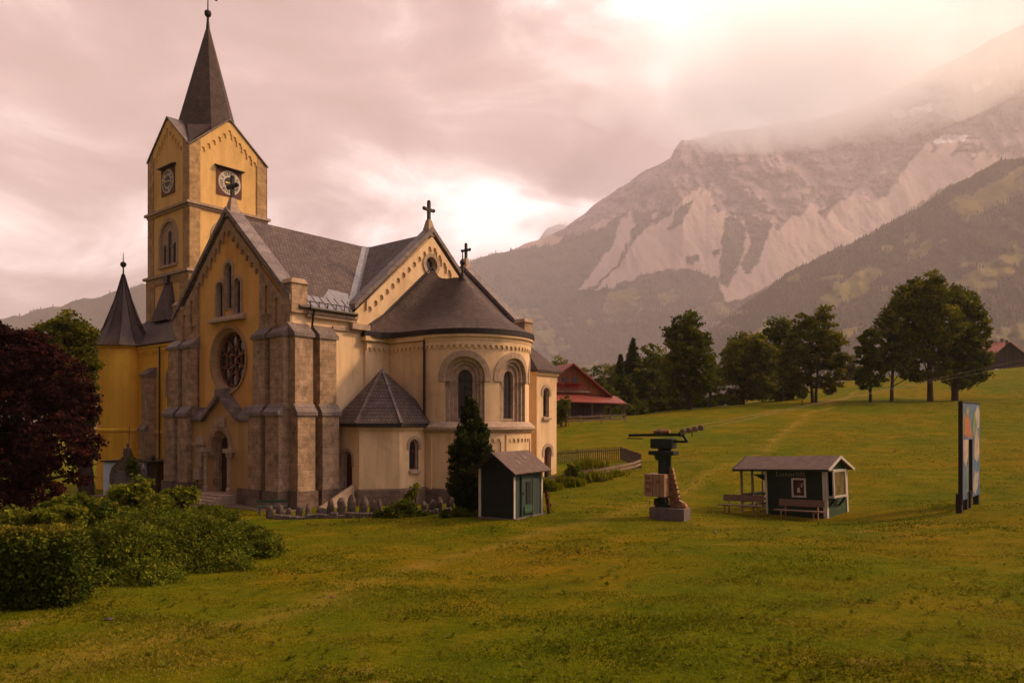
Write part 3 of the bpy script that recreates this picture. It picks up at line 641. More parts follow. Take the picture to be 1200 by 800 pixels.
def slab(mb, q, t=.14):
    q = [Vector(x) for x in q]; n = (q[1]-q[0]).cross(q[2]-q[0]).normalized()
    if n.z < 0: n = -n
    mb.hull8([x-n*t for x in q], q)
MA = lambda s, z, d: Vector((s, -10.85-d, z))
MP = lambda s, z, d: Vector((6.6+d, s, z))
MC = lambda s, z, d: Vector((-s, 10.85+d, z))
RAKE = lambda s: 17.3-.9*abs(s)
# --- transept walls
A_out = [(-6.6, -.6), (6.6, -.6), (6.6, 11.4), (0, 17.35), (-6.6, 11.4)]
rose_o = circ(0, 8.6, 1.9); lanc = [arch(0, 11.75, 14.15, .42), arch(-1.0, 11.35, 13.1, .40), arch(1.0, 11.35, 13.1, .40)]
mb = MB(); panel(mb, A_out, [rose_o]+lanc, MA); wa = part('wall', mb, 'plaster_y', label=None) if False else obj('wall', mb, MT['plaster_y'], church)
# lower storey, half a metre proud, with the portal cut in
door_o = arch(-.0, .5, 3.25, .95)
mb = MB(); lo_out = [(-3.5, -.6), (3.5, -.6), (3.5, 5.0), (1.8, 5.0), (0, 6.4), (-1.8, 5.0), (-3.5, 5.0)]
MAl = lambda s, z, d: Vector((s, -11.35-d, z))
panel(mb, lo_out, [door_o], MAl)
lower = part('lower_wall', mb, mat_noise('portal_plaster', (.58,.36,.14), (.46,.28,.12), 1, .9, .3, 40, streak=True))
mb = MB()   # sloped ledge and little gable over the portal
for (a, b) in (((-3.6, 5.0), (-1.85, 5.0)), ((1.85, 5.0), (3.6, 5.0))):
    mb.hull8([(a[0], -11.5, 4.85), (b[0], -11.5, 4.85), (b[0], -10.83, 4.85), (a[0], -10.83, 4.85)], [(a[0], -11.5, 5.02), (b[0], -11.5, 5.02), (b[0], -10.83, 5.75), (a[0], -10.83, 5.75)])
for sg in (-1, 1):
    x0, x1 = 2.05*sg, 0
    mb.hull8([(x0, -11.62, 4.82), (x1, -11.62, 6.3), (x1, -10.83, 6.3), (x0, -10.83, 4.82)], [(x0, -11.62, 5.07), (x1, -11.62, 6.62), (x1, -10.83, 6.75), (x0, -10.83, 5.12)])
mb.hull8([(-.2, -11.7, 6.4), (.2, -11.7, 6.4), (.2, -10.83, 6.4), (-.2, -10.83, 6.4)], [(-.12, -11.7, 6.8), (.12, -11.7, 6.8), (.12, -10.83, 6.9), (-.12, -10.83, 6.9)])
part('portal_gable', mb, 'coping')
pm = win(MAl, [door_o, arch(0, .5, 3.25, .82), arch(0, .5, 3.2, .68)], [-.12, -.25, -.46], 'portal', 'stone', 'dooroak', 'door', bars=False, hood=(arch(0, 2.6, 3.3, 1.3), arch(0, 2.6, 3.3, .98), .12))
mb = MB()
for sg in (-1, 1):
    x = 1.35*sg
    mb.lathe([(.17,.5),(.17,.8),(.11,.9),(.11,2.6),(.2,2.75),(.2,2.95)], (x, -11.62, 0), 12); mb.box(x-.26, x+.26, -11.9, -11.35, 2.95, 3.2)
mb.box(-.55, .55, -11.5, -11.36, 4.5, 5.1); part('portal_column', mb, 'trim')
mb = MB()
for i in range(4): mb.box(-1.9-.28*(3-i)*0-.0, 1.9, -12.0-.36*(3-i)-.36, -11.3, -.6 if i == 0 else .13*i-.08, .13*(i+1)-.03)
part('portal_steps', mb, 'trim', bevel=.02)
for sx in (-2.35,):
    mb = MB(); mb.prism(arch(sx, 2.0, 3.55, .36), MAl, 0, .22); mb.box(sx-.5, sx+.5, -11.78, -11.34, 3.35, 3.5); mb.box(sx-.35, sx+.35, -11.7, -11.34, 1.2, 1.9)
    part('niche', mb, 'trim')
mb = MB(); mb.bar((-3.1, -12.1, .3), (-1.4, -12.1, 1.25), .05); mb.bar((-3.1, -12.1, -.3), (-3.1, -12.1, .3), .05); mb.bar((-1.4, -12.1, -.1), (-1.4, -12.1, 1.25), .05)
part('handrail', mb, 'iron')
# rose
o = MB(); strip(o, rose_o, 0, circ(0, 8.6, 1.74), -.16, MA); strip(o, circ(0, 8.6, 1.74), -.16, circ(0, 8.6, 1.72), -.45, MA)
strip(o, circ(0, 8.6, 2.12), .004, circ(0, 8.6, 2.12), .1, MA); strip(o, circ(0, 8.6, 2.12), .1, circ(0, 8.6, 1.98), .1, MA); strip(o, circ(0, 8.6, 1.98), .1, circ(0, 8.6, 1.9), 0, MA)
rose = part('rose_window', o, mat_noise('rose_surround', (.46,.29,.15), (.34,.21,.11), 3, .9, .3, 30), smooth=True)
t = MB()
def ringp(mb, cx, cz, r0, r1, M, d0, d1, n=24):
    A, B = circ(cx, cz, r1, n), circ(cx, cz, r0, n); strip(mb, A, d1, B, d1, M); strip(mb, B, d1, B, d0, M); strip(mb, A, d0, A, d1, M)
ringp(t, 0, 8.6, 1.62, 1.73, MA, -.45, -.36, 36); ringp(t, 0, 8.6, .3, .39, MA, -.45, -.32)
for k in range(8):
    a = k*math.pi/4+math.pi/8; c, s_ = math.cos(a), math.sin(a); n_ = Vector((-s_, c)) 
    p0, p1 = Vector((c, s_))*.42, Vector((c, s_))*1.0; z0 = Vector((0, 8.6)); p1 = Vector((c, s_))*1.22
    t.prism([tuple(z0+p0+n_*.05), tuple(z0+p1+n_*.045), tuple(z0+p1-n_*.045), tuple(z0+p0-n_*.05)], MA, -.45, -.34)
    a2 = k*math.pi/4; q = z0+Vector((math.cos(a2), math.sin(a2)))*1.2; ringp(t, q[0], q[1], .37, .44, MA, -.45, -.33, 16)
part('tracery', t, 'tracery', rose)
g_ = MB(); fill(g_, circ(0, 8.6, 1.72), -.44, MA); part('pane', g_, 'glass', rose)
# triple lancet
for k, L in enumerate(lanc):
    cx = (0, -1., 1.)[k]; zt = (14.15, 13.1, 13.1)[k]; z0 = (11.75, 11.35, 11.35)[k]
    win(MA, [L, arch(cx, z0, zt, .34)], [-.12, -.26], 'lancet_window', 'trim', 'glass', hood=(arch(cx, z0-.05, zt, .62 if k == 0 else .56), L, .07), bars=False)
mb = MB(); mb.hull8([(-1.95,-11.2,10.95),(1.95,-11.2,10.95),(1.95,-10.84,10.95),(-1.95,-10.84,10.95)], [(-1.95,-11.2,11.08),(1.95,-11.2,11.08),(1.95,-10.84,11.35),(-1.95,-10.84,11.35)])
part('sill', mb, 'trim')
# stone corner strips, frieze, small blind niches
mb = MB()
for sg in (-1, 1):
    a, b = sorted((3.55*sg, 6.62*sg)); poly = [(a, 5.2), (b, 5.2), (b, RAKE(b)-.15), (a, RAKE(a)-.15)]
    cxs = [4.3*sg, 5.3*sg]; hl = [arch(c, zb, zb+1.5, .17, 8) for c, zb in zip(cxs, (11.0, 10.2))]
    panel(mb, poly, hl, MA, .14)
    for h in hl: strip(mb, h, .14, h, -.02, MA)
    for x in (a, b): mb.quad(MA(x, 5.2, 0), MA(x, 5.2, .14), MA(x, RAKE(x)-.15, .14), MA(x, RAKE(x)-.15, 0))
    for c, zb in zip(cxs, (11.0, 10.2)): mb.hull8([MA(c-.1, zb-.45, .14), MA(c+.1, zb-.45, .14), MA(c+.1, zb-.45, 0), MA(c-.1, zb-.45, 0)], [MA(c-.3, zb, .3), MA(c+.3, zb, .3), MA(c+.3, zb, 0), MA(c-.3, zb, 0)])
part('corner_pilaster', mb, 'stone')
mb = MB(); frieze(mb, MA, -3.55, 3.55, 0, .62, .5, .13, RAKE); part('gable_frieze', mb, mat_noise('frieze_stone', (.42,.28,.16), (.3,.2,.12), 3, .9, .3, 30))
# buttresses
def buttress(M, s0, s1, up, lo, Hl=5.3, Hu=9.7, top=10.35, zp=.95, H0=-.6):
    mb = MB()
    def blk(d, a, b, slope_to, din):
        mb.hull8([M(s0, a, 0), M(s1, a, 0), M(s1, a, d), M(s0, a, d)], [M(s0, b, 0), M(s1, b, 0), M(s1, b, d), M(s0, b, d)])
    blk(lo, H0, Hl, 0, 0); blk(up, Hl, Hu, 0, 0); o = part('buttress', mb, 'stone')
    c = MB()
    def cap(d, din, z0, z1):
        e = .1
        c.hull8([M(s0-e, z0-.16, din-.02), M(s1+e, z0-.16, din-.02), M(s1+e, z0-.16, d+e), M(s0-e, z0-.16, d+e)], [M(s0-e, z1, din-.02), M(s1+e, z1, din-.02), M(s1+e, z0+.04, d+e), M(s0-e, z0+.04, d+e)])
    cap(lo, up, Hl, Hl+.5); cap(up, .0, Hu, top); part('weathering', c, 'coping', o)
    p = MB(); e = .12; p.hull8([M(s0-e, H0, 0), M(s1+e, H0, 0), M(s1+e, H0, lo+e), M(s0-e, H0, lo+e)], [M(s0-e, zp, 0), M(s1+e, zp, 0), M(s1+e, zp, lo+e), M(s0-e, zp, lo+e)]); part('plinth', p, 'plinth', o)
    return o
for s0, s1 in ((3.55, 4.75), (5.3, 6.6), (-4.75, -3.55), (-6.6, -5.3)): buttress(MA, s0, s1, .55, .85)
for s0, s1 in ((-11.05, -9.9), (-9.4, -8.25), (8.25, 9.4), (9.9, 11.05)): buttress(MP, s0, s1, .6, .85)
# --- apse side wall of the transept with its gable
P_out = [(-10.85, -.6), (10.85, -.6), (10.85, 11.4), (6.5, 11.4), (0, 17.35), (-6.5, 11.4), (-10.85, 11.4)]
oc = circ(0, 15.35, .52, 20); mb = MB(); panel(mb, P_out, [oc], MP); obj('wall', mb, MT['plaster'], church)
o = MB(); strip(o, oc, 0, circ(0, 15.35, .42, 20), -.3, MP); ringp(o, 0, 15.35, .52, .78, MP, .004, .09, 20); oo = part('round_window', o, 'trim'); g_ = MB(); fill(g_, circ(0, 15.35, .42, 20), -.28, MP); part('pane', g_, 'glass', oo)
mb = MB(); frieze(mb, MP, -5.6, 5.6, 0, .55, .47, .13, lambda s: RAKE(s)-.05); part('gable_frieze', mb, 'plaster')
# remaining walls
mb = MB(); hole = []; panel(mb, A_out, [], MC)
MN = lambda s, z, d: Vector((-6.6-d, -s, z)); panel(mb, [(-10.85,-.6),(10.85,-.6),(10.85,11.4),(-10.85,11.4)], [], MN)
for sg in (1,): mb.quad((-6.6, 6.6, -.6), (-26, 6.6, -.6), (-26, 6.6, 11.1), (-6.6, 6.6, 11.1))
mb.quad((-26, 6.6, -.6), (-26, -6.6, -.6), (-26, -6.6, 11.1), (-26, 6.6, 11.1))
part('wall', mb, 'plaster_y')
MNs = lambda s, z, d: Vector((s, -6.6-d, z))     # nave side towards the turret
nw = [arch(-9.3, 3.6, 8.2, .9), arch(-12.5, 3.6, 8.2, .9), arch(-15.7, 3.6, 8.2, .9)]
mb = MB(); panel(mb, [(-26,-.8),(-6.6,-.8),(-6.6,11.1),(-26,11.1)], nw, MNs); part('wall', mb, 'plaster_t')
for i, L in enumerate(nw): cx = (-9.3, -12.5, -15.7)[i]; win(MNs, [L, arch(cx, 3.7, 8.2, .7)], [-.2, -.45], hood=(arch(cx, 6.8, 8.2, 1.15), arch(cx, 6.8, 8.2, .92), .08), sill=(cx-1, cx+1, 3.4, 3.62, .2))
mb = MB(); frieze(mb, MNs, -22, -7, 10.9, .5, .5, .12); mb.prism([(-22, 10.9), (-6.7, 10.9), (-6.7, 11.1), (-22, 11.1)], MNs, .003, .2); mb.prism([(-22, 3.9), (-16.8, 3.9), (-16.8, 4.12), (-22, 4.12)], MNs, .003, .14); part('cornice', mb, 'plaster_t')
buttress(MNs, -19.6, -18.5, .7, .9, 4.2, 8.7, 9.3)
mb = MB().tube([(-17.6, -6.75, -.3), (-17.6, -6.75, 10.9)], .07); part('downpipe', mb, 'darkmetal')
# plinths and eave cornices
mb = MB(); e = .12
mb.box(-3.6, -1.95, -11.47, -10.9, -.6, .9); mb.box(1.95, 3.6, -11.47, -10.9, -.6, .9); mb.box(6.55, 6.72, -11.0, 11.0, -.6, .9); mb.box(-26.1, -6.6, -6.75, -6.5, -.8, .8)
part('plinth', mb, 'plinth')
mb = MB()
for sg in (-1, 1):
    a, b = sorted((6.45*sg, 9.95*sg)); mb.box(6.58, 6.85, a, b, 10.75, 10.95); mb.box(6.58, 6.95, a, b, 10.95, 11.12); a, b = sorted((5.55*sg, 6.9*sg)); mb.box(6.58, 7.0, a, b, 10.35, 10.7)
    a, b = sorted((5.8*sg, 8.1*sg)); mb.box(6.59, 6.72, a, b, 10.2, 10.42)
part('cornice', mb, 'trim')
# kneeler blocks
for q0, q1, p0, p1 in ((-10.98, -9.95, 5.75, 6.78), (-10.98, -9.95, -6.78, -5.75), (9.95, 10.98, 5.75, 6.78)):
    mb = MB().box(p0, p1, q0, q1, 10.9, 12.55); mb.hull8([(p0-.08, q0-.08, 12.55), (p1+.08, q0-.08, 12.55), (p1+.08, q1+.08, 12.55), (p0-.08, q1+.08, 12.55)], [(p0+.1, q0+.1, 12.85), (p1-.1, q0+.1, 12.85), (p1-.1, q1-.1, 12.85), (p0+.1, q1-.1, 12.85)])
    part('kneeler', mb, 'stone')
# --- roofs
mb = MB(); HR, SL, EV = 17.5, .9, 6.95
slab(mb, [(0, -10.5, HR), (0, 10.5, HR), (-EV, 10.5, HR-SL*EV), (-EV, -10.5, HR-SL*EV)])
for a, b, e in ((-10.5, -6.75, EV), (-6.75, 6.75, 6.4), (6.75, 10.5, EV)): slab(mb, [(0, a, HR), (0, b, HR), (e, b, HR-SL*e), (e, a, HR-SL*e)])
rf = part('roof', mb, 'roof')
mb = MB()
for sg in (-1, 1): slab(mb, [(.05, 0, HR-.02), (6.3, 0, HR-.02), (6.3, EV*sg, HR-.02-SL*EV), (.05, EV*sg, HR-.02-SL*EV)])
part('roof', mb, 'roof')
mb = MB()
for sg in (-1, 1): slab(mb, [(-.05, 0, HR-.04), (-26.2, 0, HR-.04), (-26.2, EV*sg, HR-.04-SL*EV), (-.05, EV*sg, HR-.04-SL*EV)])
part('roof', mb, 'roofb')
mb = MB()    # valley flashings and the sheet metal along the eaves
up = .03
for sg in (-1, 1):
    mb.hull8([(0.02, 0, HR+.0), (6.75, 6.75*sg, HR-SL*6.75), (6.75, 7.2*sg, HR-SL*6.75), (0.02, .45*sg, HR)], [(0.02, 0, HR+up), (6.75, 6.75*sg, HR-SL*6.75+up), (6.75, 7.2*sg, HR-SL*6.75+up), (0.02, .45*sg, HR+up)])
    mb.hull8([(0.3, .02*sg, HR-.02), (6.6, 6.35*sg, HR-SL*6.35), (6.6, 6.68*sg, HR-SL*6.68), (0.02, .1*sg, HR-.02)], [(0.3, .02*sg, HR+up-.02), (6.6, 6.35*sg, HR-SL*6.35+up), (6.6, 6.68*sg, HR-SL*6.68+up), (0.02, .1*sg, HR+up-.02)])
part('valley_flashing', mb, 'metal')
mb = MB()
def rz_(p): return HR-SL*p
mb.hull8([(6.0, -9.9, rz_(6.0)), (6.97, -9.9, rz_(6.97)), (6.97, -7.1, rz_(6.97)), (6.0, -6.6, rz_(6.0))], [(6.0, -9.9, rz_(6.0)+.035), (6.97, -9.9, rz_(6.97)+.035), (6.97, -7.1, rz_(6.97)+.035), (6.0, -6.6, rz_(6.0)+.035)])
mb.hull8([(5.2, -7.3, rz_(5.2)), (6.0, -8.3, rz_(6)), (6.0, -6.4, rz_(6)), (5.3, -5.9, rz_(5.3))], [(5.2, -7.3, rz_(5.2)+.03), (6.0, -8.3, rz_(6)+.03), (6.0, -6.4, rz_(6)+.03), (5.3, -5.9, rz_(5.3)+.03)])
for q in np.arange(-9.7, -6.9, .55): mb.bar((5.98, q, rz_(5.98)+.05), (6.99, q, rz_(6.99)+.05), .03, .05)
part('eave_sheet', mb, 'metal')
mb = MB(); mb.tube([(7.05, -9.95, 11.2), (7.05, -6.6, 11.2)], .11); mb.tube([(6.86, -9.9, 11.62), (6.86, -6.9, 11.62)], .03)
for q in np.arange(-9.8, -6.8, .6): mb.bar((6.86, q, 11.3), (6.86, q, 11.68), .04)
mb.tube([(7.0, -9.65, 11.1), (6.9, -9.65, 10.7), (6.8, -9.65, 10.2), (6.72, -9.65, 9.8), (6.72, -9.65, .3)], .06); part('gutter', mb, 'darkmetal')
# gable copings
def coping(kind, a0, a1, half, top):
    mb = MB(); l = MB()
    for sg in (-1, 1):
        P = (lambda s, a, h: (s, a, h)) if kind == 'q' else (lambda s, a, h: (a, s, h))
        hb = top-SL*half
        mb.hull8([P(0, a0, top-.34), P(half*sg, a0, hb-.34), P(half*sg, a1, hb-.34), P(0, a1, top-.34)], [P(0, a0, top), P(half*sg, a0, hb), P(half*sg, a1, hb), P(0, a1, top)])
    return part('coping', mb, 'coping')
coping('q', -11.1, -10.1, 6.75, 17.98); coping('p', 5.95, 6.85, 6.6, 17.85); coping('q', 10.1, 11.1, 6.75, 17.98)
def cross(x, y, z, along, s=1.):
    mb = MB(); mb.hull8([(x-.42*s, y-.42*s, z-.45), (x+.42*s, y-.42*s, z-.45), (x+.42*s, y+.42*s, z-.45), (x-.42*s, y+.42*s, z-.45)], [(x-.15*s, y-.15*s, z+.75*s), (x+.15*s, y-.15*s, z+.75*s), (x+.15*s, y+.15*s, z+.75*s), (x-.15*s, y+.15*s, z+.75*s)])
    o = part('finial_cross', mb, 'trim')
    c = MB(); w = .1*s; c.box(x-w, x+w, y-w, y+w, z+.75*s, z+2.05*s)
    if along == 'x': c.box(x-.46*s, x+.46*s, y-w*.9, y+w*.9, z+1.4*s, z+1.4*s+w*2)
    else: c.box(x-w*.9, x+w*.9, y-.46*s, y+.46*s, z+1.4*s, z+1.4*s+w*2)
    ends = [(0, 2.07), (-.48, 1.4+.12), (.48, 1.4+.12)]
    for a, h in ends: c.ball((x+a*s*(along == 'x'), y+a*s*(along == 'y'), z+h*s), .14*s, 6)
    part('cross', c, 'iron', o)
cross(0, -10.6, 17.85, 'x', .98); cross(6.4, 0, 17.7, 'y', .92); cross(0, 10.6, 17.85, 'x', .9)
# --- apse
AR, AP = 3.85, 10.1
MAp = lambda s, z, d: Vector((AP+(AR+d)*math.cos(s/AR), (AR+d)*math.sin(s/AR), z))
S1 = AR*math.pi/2
wins = [-52, -2, 48]; wc = [R(a)*AR for a in wins]; W0, ZS, ZB, ZT = 1.2, 7.45, 4.75, 9.95
def hole_top(s):
    for c in wc:
        if abs(s-c) < W0-1e-6: return ZS+math.sqrt(max(0, W0**2-(s-c)**2)), True
    return None, False
nodes = set(np.round(np.linspace(-S1, S1, 61), 4))
for c in wc:
    nodes = {x for x in nodes if not (abs(x-c) < W0+.05)}
    nodes |= {round(c-W0*math.cos(math.pi*i/14), 4) for i in range(15)}
nodes = sorted(x for x in nodes if -S1-1e-3 <= x <= S1+1e-3)
mb = MB()
for a, b in zip(nodes[:-1], nodes[1:]):
    m_ = (a+b)/2; _, ins = hole_top(m_)
    if ins:
        c = min(wc, key=lambda k: abs(k-m_)); f = lambda s: ZS+math.sqrt(max(0, W0**2-(s-c)**2))
        mb.quad(MAp(a, f(a), 0), MAp(b, f(b), 0), MAp(b, ZT, 0), MAp(a, ZT, 0)); mb.quad(MAp(a, 4.4, 0), MAp(b, 4.4, 0), MAp(b, ZB, 0), MAp(a, ZB, 0))
    else: mb.quad(MAp(a, 4.4, 0), MAp(b, 4.4, 0), MAp(b, ZT, 0), MAp(a, ZT, 0))
    mb.quad(MAp(a, .8, .08), MAp(b, .8, .08), MAp(b, 4.4, .08), MAp(a, 4.4, .08))
for sg in (-1, 1):
    y = AR*sg; mb.quad((6.6, y, -.6), (AP, y, -.6), (AP, y, ZT), (6.6, y, ZT))
    a, b = sorted((3.8*sg, 5.75*sg)); mb.box(6.5, 6.78, a, b, 4.8, ZT)
apse = part('apse', mb, 'plaster', smooth=True)
for c in wc:
    outs = [arch(c, ZB, ZS, W0), arch(c, ZB+.05, ZS, .98), arch(c, ZB+.1, ZS, .78), arch(c, ZB+.25, ZS-.05, .52)]
    o = win(MAp, outs, [-.16, -.32, -.48, -.72], 'window', 'trim', 'leadglass', hood=(arch(c, ZS-.25, ZS, 1.58), arch(c, ZS-.25, ZS, W0+.02), .07), bars=True); o.parent = apse
    for ch in list(church.children): pass
mb = MB()     # sill band with a sloped top that dips under the windows
for a, b in zip(nodes[:-1], nodes[1:]):
    P = [(0.0, 4.15), (.2, 4.2), (.34, 4.36), (.34, 4.48), (0, 4.8)]
    for (d0, z0), (d1, z1) in zip(P[:-1], P[1:]): mb.quad(MAp(a, z0, d0+.05), MAp(b, z0, d0+.05), MAp(b, z1, d1+.02), MAp(a, z1, d1+.02))
part('sill_band', mb, 'trim', apse, smooth=True)
for sg in (-1,): pass
mb = MB(); frieze(mb, MAp, -S1, S1, 9.62, .45, .36, .1)
frieze(mb, lambda s, z, d: Vector((s, -AR-d, z)), 6.8, AP, 9.62, .45, .36, .1); frieze(mb, lambda s, z, d: Vector((6.78+d, s, z)), -5.72, -3.9, 9.62, .45, .36, .1)
for s0, s1 in ((-4.0, -1.3), (-.95, 1.7)): frieze(mb, lambda s, z, d: MAp(s, z, d+.08), s0, s1, 4.02, .42, .38, .09)
for c in (-5.6, -4.2, -1.2, -.85, 1.75): mb.prism([(c-.1, .8), (c+.1, .8), (c+.1, 4.02), (c-.1, 4.02)], lambda s, z, d: MAp(s, z, d+.08), .002, .09)
part('arched_frieze', mb, 'plaster', apse)
mb = MB()
for a, b in zip(nodes[:-1], nodes[1:]):
    P = [(.0, 9.6), (.12, 9.62), (.12, 9.75), (.26, 9.85), (.26, 10.0), (0, 10.05)]
    for (d0, z0), (d1, z1) in zip(P[:-1], P[1:]): mb.quad(MAp(a, z0, d0+.01), MAp(b, z0, d0+.01), MAp(b, z1, d1+.01), MAp(a, z1, d1+.01))
mb.box(6.7, AP, -AR-.27, -AR+.02, 9.7, 10.02); mb.box(6.6, 7.05, -5.95, -AR, 9.75, 10.02); mb.box(6.6, 7.05, AR, 5.95, 9.75, 10.02); mb.box(6.7, AP, AR-.02, AR+.27, 9.7, 10.02)
part('cornice', mb, 'plaster', apse, smooth=True)
mb = MB()
for a, b in zip(nodes[:-1], nodes[1:]):
    for (d0, z0), (d1, z1) in (((.22, -.6), (.22, .75)), ((.22, .75), (.08, .85))): mb.quad(MAp(a, z0, d0), MAp(b, z0, d0), MAp(b, z1, d1), MAp(a, z1, d1))
mb.box(6.6, AP, -AR-.2, -AR+.1, -.6, .8); part('plinth', mb, 'plinth', apse)
mb = MB().tube([(AP-.05, -AR-.12, 9.9), (AP-.05, -AR-.12, -.3)], .075); part('downpipe', mb, 'darkmetal', apse)
# apse roof: a loft from the eaves line up to the ridge line
E, T_ = [], []
for sg in (-1,):
    E += [(6.62, -6.0), (6.95, -5.95), (7.1, -5.4), (7.25, -4.9), (7.6, -4.45), (8.1, -4.25), (8.8, -4.18), (9.5, -4.17)]
k_ = 26
for i in range(k_+1):
    a = -math.pi/2+math.pi*i/k_; E.append((AP+4.17*math.cos(a), 4.17*math.sin(a)))
E += [(x, -y) for x, y in reversed(E[:8])]
def ridge(p):
    return np.interp(p, [6.62, 6.9, 7.3, 7.7, 8.2, 9.4], [15.05, 14.9, 14.45, 14.3, 14.22, 14.2])
def topx(x): return min(x, 9.45)
rows = []; m_ = 12; EH = 10.28
for j in range(m_+1):
    u = j/m_; row = []
    for i, (x, y) in enumerate(E):
        tx = topx(6.62 if i in (0, len(E)-1) else x); th = float(ridge(tx))
        if i in (0, 1, len(E)-1, len(E)-2): th = float(ridge(6.62 if i in (0, len(E)-1) else 6.9)); tx = 6.62 if i in (0, len(E)-1) else 6.9
        sag = -.28*math.sin(math.pi*u)*(1 if i > 4 and i < len(E)-5 else .35)
        row.append((tx+(x-tx)*u, y*u, th+(EH-th)*u+sag-.12*math.sin(math.pi*u)))
    rows.append(row)
V = [p for r_ in rows for p in r_]; c_ = len(E); mb = MB(); mb.v = V
mb.f = [(j*c_+i, j*c_+i+1, (j+1)*c_+i+1, (j+1)*c_+i) for j in range(m_) for i in range(c_-1)]
ar = part('roof', mb, 'roofb', apse, smooth=True)
mb = MB()
for i in range(len(E)-1):
    (x0, y0), (x1, y1) = E[i], E[i+1]; mb.quad((x0, y0, 9.98), (x1, y1, 9.98), (x1, y1, EH+.02), (x0, y0, EH+.02))
    c0 = Vector((AP-1.5, 0, 0)); q0, q1 = Vector((x0, y0, 9.98)), Vector((x1, y1, 9.98)); mb.quad(q0, q1, (q1-c0)*.9+c0+Vector((0, 0, .98)), (q0-c0)*.9+c0+Vector((0, 0, .98)))
part('gutter', mb, 'darkmetal', ar)
mb = MB().tube([(6.64, -5.95, 10.36), (6.64, -4.15, 11.5), (6.64, 0, 15.15), (6.64, 4.15, 11.5)], .09, 6); part('flashing', mb, 'darkmetal', ar)
mb = MB().lathe([(.28, -.2), (.1, .25), (.06, .7), (.05, .75), (.15, .85), (.19, .97), (.15, 1.1), (.05, 1.18), (.02, 1.8)], (9.5, 0, 14.15), 12); part('finial', mb, 'darkmetal', apse)
# --- the low polygonal annex
def annex(pts, He, apex, wallpts, hpl):
    mb = MB(); n = len(pts)
    return mb
ap = [(6.6, -7.75), (8.64, -7.75), (10.12, -6.02), (10.12, -3.7)]
Mf1 = lambda s, z, d: Vector((s, -7.75-d, z)); Mf3 = lambda s, z, d: Vector((10.12+d, s, z))
dh = arch(7.55, .85, 2.65, .45, 10); wh = arch(-4.88, 1.95, 3.4, .37, 10)
mb = MB(); panel(mb, [(6.6,-.6),(8.64,-.6),(8.64,4.6),(6.6,4.6)], [dh], Mf1); mb.quad((8.64,-7.75,-.6),(10.12,-6.02,-.6),(10.12,-6.02,4.6),(8.64,-7.75,4.6)); panel(mb, [(-6.02,-.6),(-3.7,-.6),(-3.7,4.6),(-6.02,4.6)], [wh], Mf3)
an = part('annex', mb, 'plaster')
o = win(Mf1, [dh, arch(7.55, .85, 2.65, .38, 10)], [-.12, -.3], 'door_frame', 'trim', 'reddoor', 'door', bars=False, hood=(arch(7.55, 2.2, 2.65, .62, 10), arch(7.55, 2.2, 2.65, .46, 10), .05)); o.parent = an
o = win(Mf3, [wh, arch(-4.88, 2.0, 3.38, .30, 10)], [-.16, -.26], 'window', 'trim', 'glass', hood=(arch(-4.88, 3.15, 3.4, .56, 10), arch(-4.88, 3.15, 3.4, .38, 10), .05), sill=(-5.3, -4.46, 1.75, 1.97, .2)); o.parent = an
f_ = MB(); ob = arch(-4.88, 2.0, 3.38, .30, 10); ib = arch(-4.88, 2.06, 3.36, .235, 10); strip(f_, ob, -.22, ib, -.22, Mf3); f_.prism([(-5.18, 3.0), (-4.58, 3.0), (-4.58, 3.06), (-5.18, 3.06)], Mf3, -.24, -.2); part('window_frame', f_, 'reddoor', an)
mb = MB()
pl = [(6.6, -7.87), (8.69, -7.87), (10.24, -6.06), (10.24, -3.7)]
for (x0, y0), (x1, y1) in zip(pl[:-1], pl[1:]): mb.quad((x0,y0,-.6),(x1,y1,-.6),(x1,y1,.85),(x0,y0,.85)); 
ip = [(6.6, -7.75), (8.64, -7.75), (10.12, -6.02), (10.12, -3.7)]
for i in range(3): mb.quad((*pl[i], .85), (*pl[i+1], .85), (*ip[i+1], .93), (*ip[i], .93))
part('plinth', mb, 'plinth', an)
ev = [(6.6, -8.15), (8.82, -8.15), (10.5, -6.2), (10.5, -3.75), (6.6, -3.85)]
rA = Vector((7.85, -5.35, 7.95))
mb = MB(); V3 = [Vector((x, y, 4.72)) for x, y in ev]; wt = Vector((6.6, -6.2, 6.45)); wt2 = Vector((9.2, -3.85, 6.15))
mb.add([V3[0], V3[1], V3[2], V3[3], rA, wt, wt2, Vector((7.6, -3.85, 7.0))], [(0,1,4,5),(1,2,4),(2,3,6,4),(5,4,6,7)])
ar_ = part('roof', mb, 'roof', an)
mb = MB()
for q in V3[:3]: mb.bar(q+Vector((0,0,.03)), rA+Vector((0,0,.03)), .16, .05)
part('hip_cap', mb, 'coping', ar_)
mb = MB(); 
for i in range(3): mb.hull8([(*ev[i], 4.5), (*ev[i+1], 4.5), (ev[i+1][0]*.5+ip[i+1][0]*.5, ev[i+1][1]*.5+ip[i+1][1]*.5, 4.5), (ev[i][0]*.5+ip[i][0]*.5, ev[i][1]*.5+ip[i][1]*.5, 4.5)], [(*ev[i], 4.71), (*ev[i+1], 4.71), (*ip[i+1], 4.71), (*ip[i], 4.71)])
part('gutter', mb, 'darkmetal', an)
mb = MB(); c2 = [(6.6, -7.9), (8.7, -7.9), (10.27, -6.07), (10.27, -3.75)]
for i in range(3): mb.hull8([(*c2[i], 4.32), (*c2[i+1], 4.32), (*ip[i+1], 4.32), (*ip[i], 4.32)], [(*c2[i], 4.49), (*c2[i+1], 4.49), (*ip[i+1], 4.49), (*ip[i], 4.49)])
part('cornice', mb, 'plaster', an)
mb = MB()
for i in range(6): mb.box(7.0, 8.15, -8.0-.34*(6-i), -7.7, -.6, -.12+.16*i)
part('steps', mb, 'trim', an)
